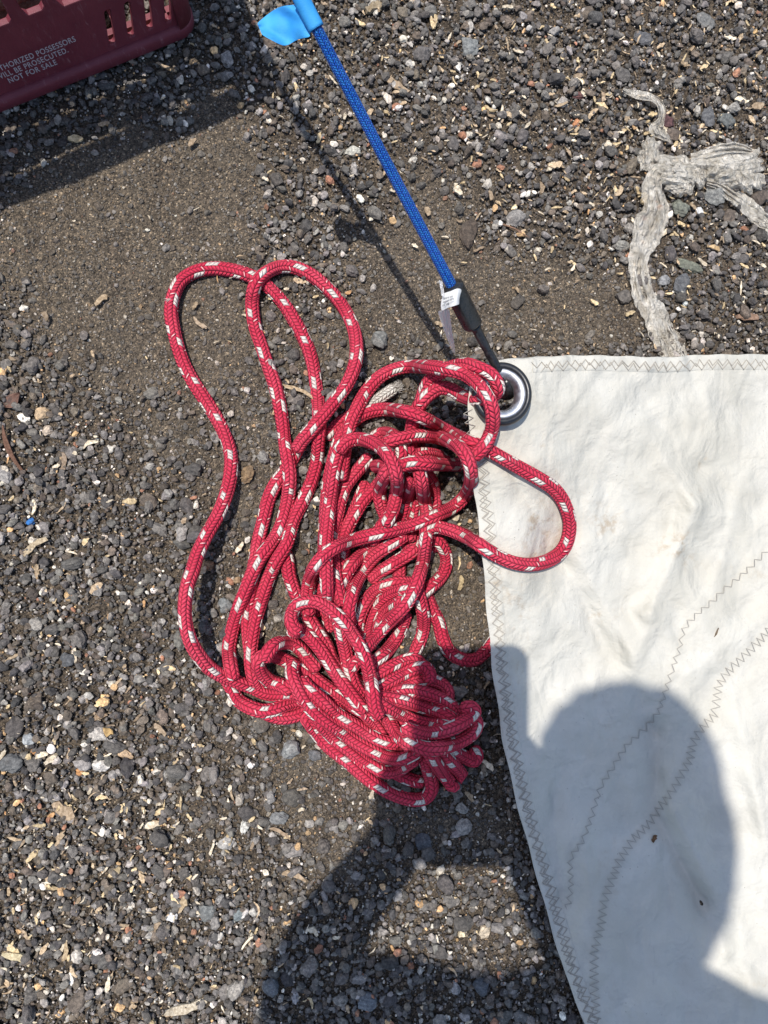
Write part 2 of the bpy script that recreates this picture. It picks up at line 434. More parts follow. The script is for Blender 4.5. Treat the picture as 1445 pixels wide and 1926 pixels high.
for i, (a, b, w, h, an, c, lb, th) in enumerate(ST):
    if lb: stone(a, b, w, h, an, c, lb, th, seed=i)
build_gravel()

# ------------------------------------------------------------------ wood chips
def chip_arrays(px, py, L, Wd, ang, col, z=None, bend=.15, seed=None):
    r = rng if seed is None else np.random.default_rng(seed)
    n = 6; t = np.linspace(-1, 1, n)
    w = Wd * (1 - .55 * np.abs(t) ** 2.5) * r.uniform(.6, 1.25, n); th = Wd * r.uniform(.25, .5)
    yc = bend * L * (t ** 2 - .4) * r.choice([-1, 1]) + r.normal(0, .06, n) * Wd
    zc = r.normal(0, .12, n) * Wd
    V = []
    for k in range(n):
        for s1, s2 in ((-1, -1), (1, -1), (1, 1), (-1, 1)):
            V.append((t[k] * L / 2 + r.normal(0, .04) * L, yc[k] + s1 * w[k] / 2, zc[k] + s2 * th / 2 + r.normal(0, .05) * th))
    V = np.array(V) * PXM
    Fc = []
    for k in range(n - 1):
        for m_ in range(4):
            a, b = k * 4 + m_, k * 4 + (m_ + 1) % 4; Fc.append((a, b, b + 4, a + 4))
    Fc.append((3, 2, 1, 0)); e = (n - 1) * 4; Fc.append((e, e + 1, e + 2, e + 3))
    a = math.radians(ang); tl = r.normal(0, .12); c, s = math.cos(a), math.sin(a)
    ct, st = math.cos(tl), math.sin(tl)
    V = V @ np.array([[ct, 0, st], [0, 1, 0], [-st, 0, ct]]); V = V @ np.array([[c, s, 0], [-s, c, 0], [0, 0, 1]])
    if z is None: z = r.uniform(.8, 3.2) * MM
    p = G(px, py, z)
    return V, np.array(Fc), p
def wood_chips():
    vs, fs, cs, o = [], [], [], 0
    cnt = 0
    while cnt < 1750:
        px, py = rng.uniform(-120, 1560), rng.uniform(-120, 2040)
        d = .10 + .9 * math.exp(-((px - 1230) / 420) ** 2 - ((py - 250) / 330) ** 2) + .75 * math.exp(-((px - 170) / 260) ** 2 - ((py - 1650) / 330) ** 2) + .3 * math.exp(-((px - 60) / 120) ** 2 - ((py - 900) / 300) ** 2)
        d *= 1 - .75 * float(fine(np.array(px), np.array(py)))
        if px > 920 + max(0, py - 1000) * .2 and py > 690: continue
        if rng.random() > d: continue
        cnt += 1
        big = rng.random() < .16
        L = rng.uniform(15, 28) if big else rng.uniform(5, 14)
        Wd = L * rng.uniform(.12, .55)
        base = [(.60, .47, .28), (.46, .35, .23), (.66, .57, .43), (.33, .25, .17), (.56, .33, .16)][rng.choice(5, p=[.33, .26, .22, .17, .02])]
        V, Fc, p = chip_arrays(px, py, L, Wd, rng.uniform(0, 360), None, bend=abs(rng.normal(0, .07)))
        V = V + p; V[:, 2] += float(gh(p[0], p[1])) + (2.6 * MM)
        vs.append(V); fs.append(Fc + o); cs.append(np.tile(np.array(base) * rng.uniform(.7, 1.25), (len(V), 1))); o += len(V)
    tag(link('wood_chips', mesh('wood_chips', np.concatenate(vs), np.concatenate(fs), smooth=False, col=np.concatenate(cs)), M_wood),
        'small splinters and chips of pale wood scattered through the gravel', 'wood chips', kind='stuff')
wood_chips()
CHIPS = [
 (745,160,56,14,-38,(.33,.25,.17),'long tan wood splinter right of the blue cord, near the top'),
 (704,17,34,18,20,(.30,.24,.16),'blocky brown wood chip at the top edge beside the blue cord'),
 (62,1029,56,13,38,(.42,.34,.23),'pale split stick near the left edge, level with the rope loops'),
 (122,1527,52,20,-38,(.36,.27,.18),'curved brown wood shard in the lower left gravel'),
 (196,1376,36,18,8,(.48,.33,.15),'yellow brown bark flake in the lower left gravel'),
 (565,738,64,8,-24,(.40,.30,.19),'thin bent stick lying between the two inner rope strands'),
 (187,1348,30,10,25,(.32,.23,.15),'small brown splinter just above the yellow brown bark flake'),
 (1410,595,44,16,-5,(.26,.17,.12),'reddish brown piece of bark at the right edge above the sail'),
 (960,428,76,4,-22,(.20,.12,.08),'thin brown twig right of the brown wedge stone'),
 (120,1795,34,10,85,(.42,.32,.20),'upright tan splinter near the bottom left'),
 (345,1700,28,12,72,(.42,.32,.20),'tan wood chip right of the lower left centre'),
 (28,1805,50,12,-25,(.55,.47,.30),'cream coloured forked splinter at the left edge near the bottom'),
 (350,1895,70,16,8,(.52,.45,.34),'long whitish shard of wood at the bottom edge'),
 (555,1647,46,10,-15,(.36,.27,.18),'brown splinter lying just left of the arm shadow'),
 (865,1096,10,28,-5,(.42,.33,.19),'short tan chip standing on dirt between rope and sail edge'),
 (375,608,34,8,-42,(.40,.31,.22),'slim pale splinter inside the top of the left rope loop'),
 (120,870,10,36,-5,(.28,.21,.15),'dark tan splinter in the dirt near the left edge'),
 (1345,465,24,10,-20,(.50,.36,.2),'yellow chip right of the lower plastic ribbon'),
 (528,1565,40,6,-30,(.33,.24,.16),'thin splinter in the dirt just below the rope bundle'),
 (20,845,90,8,-68,(.14,.075,.05),'dark brown curved twig at the left edge'),
]
for i, (a, b, L, Wd, an, c, lb) in enumerate(CHIPS):
    if Wd > L: L, Wd, an = Wd, L, an + 90
    V, Fc, p = chip_arrays(a, b, L, Wd, an, c, z=3.4 * MM, bend=.08, seed=50 + i)
    twig = 'twig' in lb
    o = link('twig' if twig else 'wood_chip', mesh('chip', V, Fc, smooth=False, col=np.array(c)), M_wood); o.location = (p[0], p[1], p[2] + float(gh(p[0], p[1])) + .8 * MM)
    tag(o, lb, 'twig' if twig else 'wood chip', 'larger bits of wood lying on the gravel')

# dead leaf at the left edge
def leaf():
    m = M('dead_leaf', rough=.7, color=(.12, .055, .035)); n = m.noise(300, 4)
    m.base(m.ramp(n, [(.3, (.06, .03, .02)), (.6, (.15, .075, .05)), (.8, (.20, .12, .08))])); m.bump(n, .0008, .8)
    V, Fs = [], []; N = 12
    for i in range(N + 1):
        t = i / N; w = math.sin(PI * t ** .8) * 11 + .6
        for s in range(-3, 4):
            x = s / 3 * w; V.append((x, t * 36 - 18, 4 + 3 * abs(s / 3) ** 1.5 * (1.1 + .4 * math.sin(9 * t)) + 1.2 * math.sin(7 * t + s)))
    for i in range(N):
        for s in range(6): a = i * 7 + s; Fs.append((a, a + 1, a + 8, a + 7))
    V = np.array(V) * PXM; a = math.radians(-45); c, s = math.cos(a), math.sin(a)
    V = V @ np.array([[c, s, 0], [-s, c, 0], [0, 0, 1]])
    o = link('dead_leaf', mesh('dead_leaf', V, Fs), m.m); p = G(26, 754, 2 * MM); o.location = p
    sd = o.modifiers.new('thickness', 'SOLIDIFY'); sd.thickness = .3 * MM
    tag(o, 'curled dark brown dead leaf on the gravel at the left edge', 'leaf')
leaf()

# ------------------------------------------------------------------ sail
STOP = [(893,690),(925,679),(975,673),(1050,669),(1110,668),(1250,672),(1320,667),(1445,666),(1900,660)]
RING = (942, 743)
def sail_h(px, py):
    px = np.asarray(px, float); py = np.asarray(py, float)
    d = np.hypot(px - 920, py - 720)
    le = interp(SL, py, 1, 0); dl = np.maximum(0, px - le); dt = np.maximum(0, py - interp(STOP, px))
    z = .016 + .080 * np.exp(-(d / 330) ** 1.6)
    z = z + .022 * np.exp(-(dl / 130) ** 2) * np.exp(-((py - 1050) / 260) ** 2)
    z = z + .010 * np.exp(-(dt / 90) ** 2) * np.exp(-((px - 1180) / 240) ** 2)
    def ridge(x0, y0, x1, y1, w, a):
        dx, dy = x1 - x0, y1 - y0; L = math.hypot(dx, dy)
        t = ((px - x0) * dx + (py - y0) * dy) / L ** 2; tc = np.clip(t, 0, 1)
        dd = np.hypot(px - x0 - tc * dx, py - y0 - tc * dy)
        return 1.75 * a * np.exp(-(dd / w) ** 1.5)
    mm = .001
    z = z + ridge(1210, 800, 1308, 950, 30, 4 * mm) + ridge(1308, 955, 1225, 1150, 24, 5 * mm) + ridge(1130, 900, 1185, 1040, 20, -1.5 * mm)
    z = z + ridge(1050, 1040, 1160, 1240, 22, -2.6 * mm) + ridge(1080, 1040, 1190, 1230, 26, 2.6 * mm) + ridge(960, 880, 1050, 1060, 16, -2.0 * mm)
    z = z + ridge(1180, 1280, 1230, 1370, 24, -3 * mm) + ridge(1235, 1380, 1235, 1530, 22, -4 * mm) + ridge(1245, 1550, 1320, 1700, 20, -4.5 * mm) + ridge(1270, 1530, 1345, 1680, 24, 3 * mm)
    z = z + ridge(1320, 1700, 1365, 1790, 24, -2 * mm) + ridge(950, 1200, 1000, 1420, 26, 2 * mm) + ridge(1225, 1170, 1180, 1290, 26, 3 * mm) + ridge(1225, 1150, 1300, 1260, 22, 2.0 * mm)
    z = z + ridge(1300, 1270, 1445, 1150, 26, 2 * mm) + ridge(1190, 700, 1230, 790, 18, -1.6 * mm) + ridge(1260, 720, 1330, 790, 18, -1.5 * mm) + ridge(1040, 1500, 1060, 1760, 16, -1.6 * mm)
    z = z + ridge(1380, 1300, 1445, 1600, 26, 2.5 * mm) + ridge(1400, 900, 1340, 1120, 26, 3 * mm) + ridge(1370, 1620, 1420, 1900, 22, 2.2 * mm) + ridge(1100, 1560, 1130, 1900, 30, 2 * mm) + ridge(1250, 1640, 1290, 1926, 18, -1.6 * mm)
    z = z + ridge(1320, 880, 1410, 960, 20, -1.6 * mm) + ridge(980, 1250, 1040, 1330, 26, -1.4 * mm)
    r = np.random.default_rng(3)
    for s, a, n in ((.012, 1.3 * mm, 5), (.03, .5 * mm, 8), (.065, .22 * mm, 10)):
        for _ in range(n):
            w = r.normal(0, s, 2); z = z + a * .85 * np.sin(px * w[0] + py * w[1] + r.uniform(0, 6) + .8 * np.sin(px * w[1] * .6 - py * w[0] * .6))
    return z
def in_sail(px, py): return (py > interp(STOP, px) - 4) & (px > interp(SL, py, 1, 0) - 4) & (px > 878)
def build_sail():
    m = M('sailcloth', rough=.62, spec=.35)
    p = m.geo()
    n1 = m.noise(16, 5, .6); n2 = m.noise(60, 6, .7, dist=.5); n3 = m.noise(240, 4, .7); n4 = m.noise(700, 2, .6)
    c = m.mix(n1.ss(.3, .7), (.505, .478, .405), (.575, .552, .485))
    c = m.mix(n2.ss(.52, .80) * .5, c, (.44, .42, .37))
    st = m.noise(11, 3, .6, dist=1.0) ; st2 = m.noise(130, 4, .7)
    c = m.mix(st.ss(.60, .74) * st2.ss(.45, .68) * .6, c, (.36, .26, .155))
    streak = m.noise(60, 5, .75, vec=m.mapv(p, (1, .25, 1), (0, 0, .7)), dist=1.2)
    c = m.mix(streak.ss(.60, .72) * .4, c, (.36, .345, .33))
    vo = m.n('ShaderNodeTexVoronoi'); vo.inputs['Scale'].default_value = 330; m.l(p, vo.inputs['Vector'])
    sp = m.n('ShaderNodeSeparateColor'); m.l(vo.outputs['Color'], sp.inputs[0])
    dots = m.x(vo.outputs['Distance']).lt(.13) * m.x(sp.outputs[0]).gt(.80) * n1.ss(.48, .62)
    c = m.mix(dots * .7, c, (.20, .17, .13))
    m.base(c)
    crk = m.x(m.vor(38, 'DISTANCE_TO_EDGE', vec=m.mapv(p, (1, .55, 1), (0, 0, .5)))).ss(0, .16)
    n5 = m.noise(13, 2, .5, vec=m.mapv(p, (1, .8, 1), (0, 0, -.6)), dist=.5)
    n6 = m.noise(34, 3, .5, dist=.6)
    m.bump(n5 * 1.8 + n6 * .5 + n2 * .16 + crk * .05 + n3 * .05 + n4 * .02, .0085, 1.0)
    m.b.inputs['Subsurface Weight'].default_value = .0
    # sheet
    ys = np.concatenate([np.arange(0, 1300, 4.0), np.arange(1300, 1780, 20)]); us = np.concatenate([np.linspace(0, .5, 150) ** 1.15 * .5 ** -.15, np.linspace(.505, 1, 40)])
    Vv, Pp = [], []
    for t in ys:
        yb = 672 + t
        x0 = float(interp(SL, yb, 1, 0)) + 1.2 * math.sin(t * .05)
        x = x0 + us * (1900 - x0)
        y = yb + (interp(STOP, x) - 672) * math.exp(-t / 60) + (0.8 * np.sin(x * .11) if t < 20 else 0)
        Pp.append(np.stack([x, y], 1))
    Pp = np.array(Pp); ny_, nx_ = Pp.shape[:2]; flat = Pp.reshape(-1, 2)
    z = sail_h(flat[:, 0], flat[:, 1]); V = Garr(flat, z)
    idx = np.arange(ny_ * nx_).reshape(ny_, nx_)
    q = np.stack([idx[:-1, :-1], idx[1:, :-1], idx[1:, 1:], idx[:-1, 1:]], -1).reshape(-1, 4)
    cen = flat[q].mean(1); q = q[np.hypot(cen[:, 0] - RING[0], cen[:, 1] - RING[1]) > 38]
    root = link('sail', mesh('sail', V, q), m.m)
    sd = root.modifiers.new('thickness', 'SOLIDIFY'); sd.thickness = .5 * MM; sd.offset = -1
    tag(root, 'creased off-white sail corner lying on the gravel with zigzag stitched hems', 'sail')
    # hem: a folded strip sewn along both edges
    def strip(name, path_in, path_out, lift, mat):
        n = 260; A, B = [], []
        a = np.array(path_out, float); b = np.array(path_in, float)
        def rs(c):
            s = np.r_[0, np.cumsum(np.hypot(*np.diff(c, axis=0).T))]; t = np.linspace(0, s[-1], n)
            return np.stack([np.interp(t, s, c[:, 0]), np.interp(t, s, c[:, 1])], 1)
        a, b = rs(a), rs(b); rows = []
        for k, w in enumerate((0, .1, .35, .65, .93, 1.0)):
            P = a * (1 - w) + b * w; zz = sail_h(P[:, 0], P[:, 1]) + (lift if 0 < k < 5 else .1 * MM)
            rows.append(Garr(P, zz))
        V = np.concatenate(rows); k = len(rows); i_ = np.arange(k * n).reshape(k, n)
        q = np.stack([i_[:-1, :-1], i_[1:, :-1], i_[1:, 1:], i_[:-1, 1:]], -1).reshape(-1, 4)
        o = kid(name, mesh(name, V, q), mat, root)
        return o
    LE = [(884,806)] + [p_ for p_ in SL if 820 < p_[1] < 2100]; LE_in = [(x + 33 - (6 if y < 900 else 0), y + 2) for x, y in LE]
    TE = [(1003,672),(1050,669),(1110,668),(1250,672),(1320,667),(1445,666),(1700,663)]; TE_in = [(x, y + 29) for x, y in TE]
    strip('hem', LE_in, [(x + 1.5, y) for x, y in LE], .7 * MM, m.m); strip('hem', TE_in, [(x, y + 1.5) for x, y in TE], .7 * MM, m.m)
    # sewing thread
    mt = M('sewing_thread', rough=.8, color=(.36, .33, .285)).m
    def zigzag(path, amp, pitch, n_rows=1, phase=0, jitter=.8):
        c = np.array(path, float); s = np.r_[0, np.cumsum(np.hypot(*np.diff(c, axis=0).T))]
        pts = []; t = 0; k = 0
        while t < s[-1]:
            x = np.interp(t, s, c[:, 0]); y = np.interp(t, s, c[:, 1]); x2 = np.interp(t + 4, s, c[:, 0]); y2 = np.interp(t + 4, s, c[:, 1])
            dx, dy = x2 - x, y2 - y; L = math.hypot(dx, dy) or 1; nx_, ny_ = -dy / L, dx / L
            sgn = 1 if (k + phase) % 2 else -1
            pts.append((x + nx_ * sgn * amp + random.uniform(-jitter, jitter), y + ny_ * sgn * amp + random.uniform(-jitter, jitter)))
            t += pitch * random.uniform(.75, 1.25); k += 1
        out = []
        for a, b in zip(pts[:-1], pts[1:]):
            for w in np.linspace(0, 1, 5)[:-1]: out.append((a[0] * (1 - w) + b[0] * w, a[1] * (1 - w) + b[1] * w))
        P = np.array(out); zz = sail_h(P[:, 0], P[:, 1]) + 1.05 * MM
        return Garr(P, zz)
    def tube_set(name, lines, r, mat, parent):
        vs, fs, o = [], [], 0
        for L_ in lines:
            v, f, _ = tube(L_, r, 5); vs.append(v); fs.append(f + o); o += len(v)
        return kid(name, mesh(name, np.concatenate(vs), np.concatenate(fs)), mat, parent)
    def off(path, a, b=0): return [(x + a, y + b) for x, y in path]
    left = [(890,840),(893,930),(902,985),(911,1080),(926,1250),(946,1390),(963,1470),(986,1560),(1031,1720),(1063,1830),(1101,1926),(1151,2060)]
    th = .30 * MM
    tube_set('hem_stitching', [zigzag(off(left, 14), 6, 9.5), zigzag(off(left, 22), 7, 10, phase=1), zigzag(off(left, 15, 4), 8, 12)], th, mt, root)
    top = [(1000,687),(1110,681),(1250,687),(1320,682),(1445,682),(1600,680)]
    tube_set('hem_stitching', [zigzag(top, 6, 9), zigzag(off(top, 18, 6), 7, 10, phase=1), zigzag([(880,770),(884,800),(890,830)], 9, 9)], th, mt, root)
    seam1 = [(1470,1010),(1445,1035),(1400,1078),(1362,1110),(1330,1140),(1300,1165),(1286,1185),(1280,1215),(1265,1262),(1252,1300),(1240,1338),(1215,1370),(1180,1400),(1155,1440),(1130,1480),(1112,1540),(1098,1580),(1072,1615),(1074,1660),(1070,1700),(1058,1720)]
    seam2 = [(1500,1130),(1470,1160),(1430,1205),(1400,1235),(1370,1262),(1352,1290),(1348,1320),(1345,1345),(1320,1370),(1305,1395),(1298,1430),(1270,1480),(1240,1520),(1225,1545),(1190,1580),(1165,1620),(1148,1665),(1135,1700),(1132,1740),(1118,1790),(1118,1850),(1122,1926)]
    tube_set('panel_stitching', [zigzag(seam1, 5.0, 9), zigzag(seam2, 8.5, 6.8)], th * .9, mt, root)
    # grommet
    mb = M('black_rubber', rough=.38, spec=.6, color=(.012, .013, .016)); nn = mb.noise(200, 4); mb.rough(nn.ss(.2, .8) * .25 + .25); mb.bump(nn, .0002, .5)
    mc = M('worn_chrome', rough=.3, metal=1.0, color=(.62, .64, .66)); nn = mc.noise(260, 5, .7); mc.rough(nn.ss(.3, .75) * .25 + .38)
    mc.base(mc.ramp(mc.noise(90, 5, .7), [(.3, (.36, .36, .375)), (.6, (.58, .59, .61)), (.85, (.40, .36, .33))]))
    zc = float(sail_h(*RING)) + 1 * MM; C = G(*RING, zc); sc = PXM * (CH - zc) / CH
    def lathe(prof, n=72, sx=1.0, sy=1.06):
        V, Fs = [], []; k = len(prof)
        for i in range(n):
            a = 2 * PI * i / n
            for r_, z_ in prof: V.append((C[0] + r_ * sc * sx * math.cos(a), C[1] + r_ * sc * sy * math.sin(a), C[2] + z_ * MM))
        for i in range(n):
            for j in range(k): a_, b_ = i * k + j, ((i + 1) % n) * k + j; a2, b2 = i * k + (j + 1) % k, ((i + 1) % n) * k + (j + 1) % k; Fs.append((a_, b_, b2, a2))
        return V, Fs
    V, Fs = lathe([(44, 4.2), (46, 5.8), (50, 6.8), (54, 6.4), (57.5, 4.8), (58.6, 2.4), (58, .6), (54, -3.4), (47, -4.0), (44, 2)])
    gr = kid('grommet', mesh('grommet', V, Fs), mb.m, root)
    V, Fs = lathe([(28, -1), (28.6, 1.2), (31, 3.2), (35, 4.7), (39, 5.5), (43, 5.6), (46, 5.2), (46, 3.5), (44, 2), (32, -3), (29, -4), (28, -3)])
    li = link('liner', mesh('liner', V, Fs), mc.m, gr); li['label'] = 'shiny worn metal inner ring'
    # debris lying on the cloth: two dark seeds and a sliver
    return root

# ------------------------------------------------------------------ tubes
def catmull(P, step):
    P = np.asarray(P, float); n = len(P)
    if n < 3: return P
    E_ = np.vstack([2 * P[0] - P[1], P, 2 * P[-1] - P[-2]]); out = []
    for i in range(n - 1):
        p0, p1, p2, p3 = E_[i:i + 4]
        t = np.linspace(0, 1, 14, endpoint=False)[:, None]
        d01 = max(np.linalg.norm(p1[:2] - p0[:2]), 1e-6) ** .5; d12 = max(np.linalg.norm(p2[:2] - p1[:2]), 1e-6) ** .5; d23 = max(np.linalg.norm(p3[:2] - p2[:2]), 1e-6) ** .5
        m1 = (p1 - p0) / d01 - (p2 - p0) / (d01 + d12) + (p2 - p1) / d12; m2 = (p2 - p1) / d12 - (p3 - p1) / (d12 + d23) + (p3 - p2) / d23
        m1 = m1 * d12; m2 = m2 * d12
        out.append((2 * t ** 3 - 3 * t ** 2 + 1) * p1 + (t ** 3 - 2 * t ** 2 + t) * m1 + (-2 * t ** 3 + 3 * t ** 2) * p2 + (t ** 3 - t ** 2) * m2)
    out = np.vstack(out + [P[-1:]])
    s = np.r_[0, np.cumsum(np.linalg.norm(np.diff(out, axis=0)[:, :2], axis=1))]
    k = max(3, int(s[-1] / step)); t = np.linspace(0, s[-1], k)
    return np.stack([np.interp(t, s, out[:, c]) for c in range(out.shape[1])], 1)
def tube(P, r, seg=16, twist=0.0, spin=0.0, squash=1.0, cap=True):
    """world polyline -> verts, quads, uv (u = metres along, v = turn)"""
    P = np.asarray(P, float); n = len(P); r = np.broadcast_to(np.asarray(r, float), (n,)).copy()
    if cap and n > 6: r[0] *= .25; r[1] *= .8; r[-1] *= .25; r[-2] *= .8
    T = np.gradient(P, axis=0); T /= np.maximum(np.linalg.norm(T, axis=1), 1e-9)[:, None]
    N = np.zeros_like(P); a = np.array([0, 0, 1.0]) if abs(T[0, 2]) < .9 else np.array([1.0, 0, 0])
    N[0] = a - T[0] * (a @ T[0]); N[0] /= np.linalg.norm(N[0])
    for i in range(1, n):
        v = N[i - 1] - T[i] * (N[i - 1] @ T[i]); N[i] = v / max(np.linalg.norm(v), 1e-9)
    B = np.cross(T, N); L = np.r_[0, np.cumsum(np.linalg.norm(np.diff(P, axis=0), axis=1))]
    th = np.linspace(0, 2 * PI, seg + 1)[:-1][None] + twist + spin * L[:, None]
    V = P[:, None] + r[:, None, None] * (np.cos(th)[..., None] * N[:, None] + np.sin(th)[..., None] * B[:, None])
    V = V.reshape(-1, 3); idx = np.arange(n * seg).reshape(n, seg)
    j = np.arange(seg); j2 = (j + 1) % seg
    q = np.stack([idx[:-1][:, j], idx[:-1][:, j2], idx[1:][:, j2], idx[1:][:, j]], -1).reshape(-1, 4)
    u0 = np.repeat(L[:-1], seg); u1 = np.repeat(L[1:], seg); v0 = np.tile(j / seg, n - 1); v1 = np.tile((j + 1) / seg, n - 1)
    uv = np.stack([np.stack([u0, v0], 1), np.stack([u0, v1], 1), np.stack([u1, v1], 1), np.stack([u1, v0], 1)], 1)
    return V, q, uv.reshape(-1, 2)
sail = build_sail()

# ------------------------------------------------------------------ rope
RR = 5.35 * MM
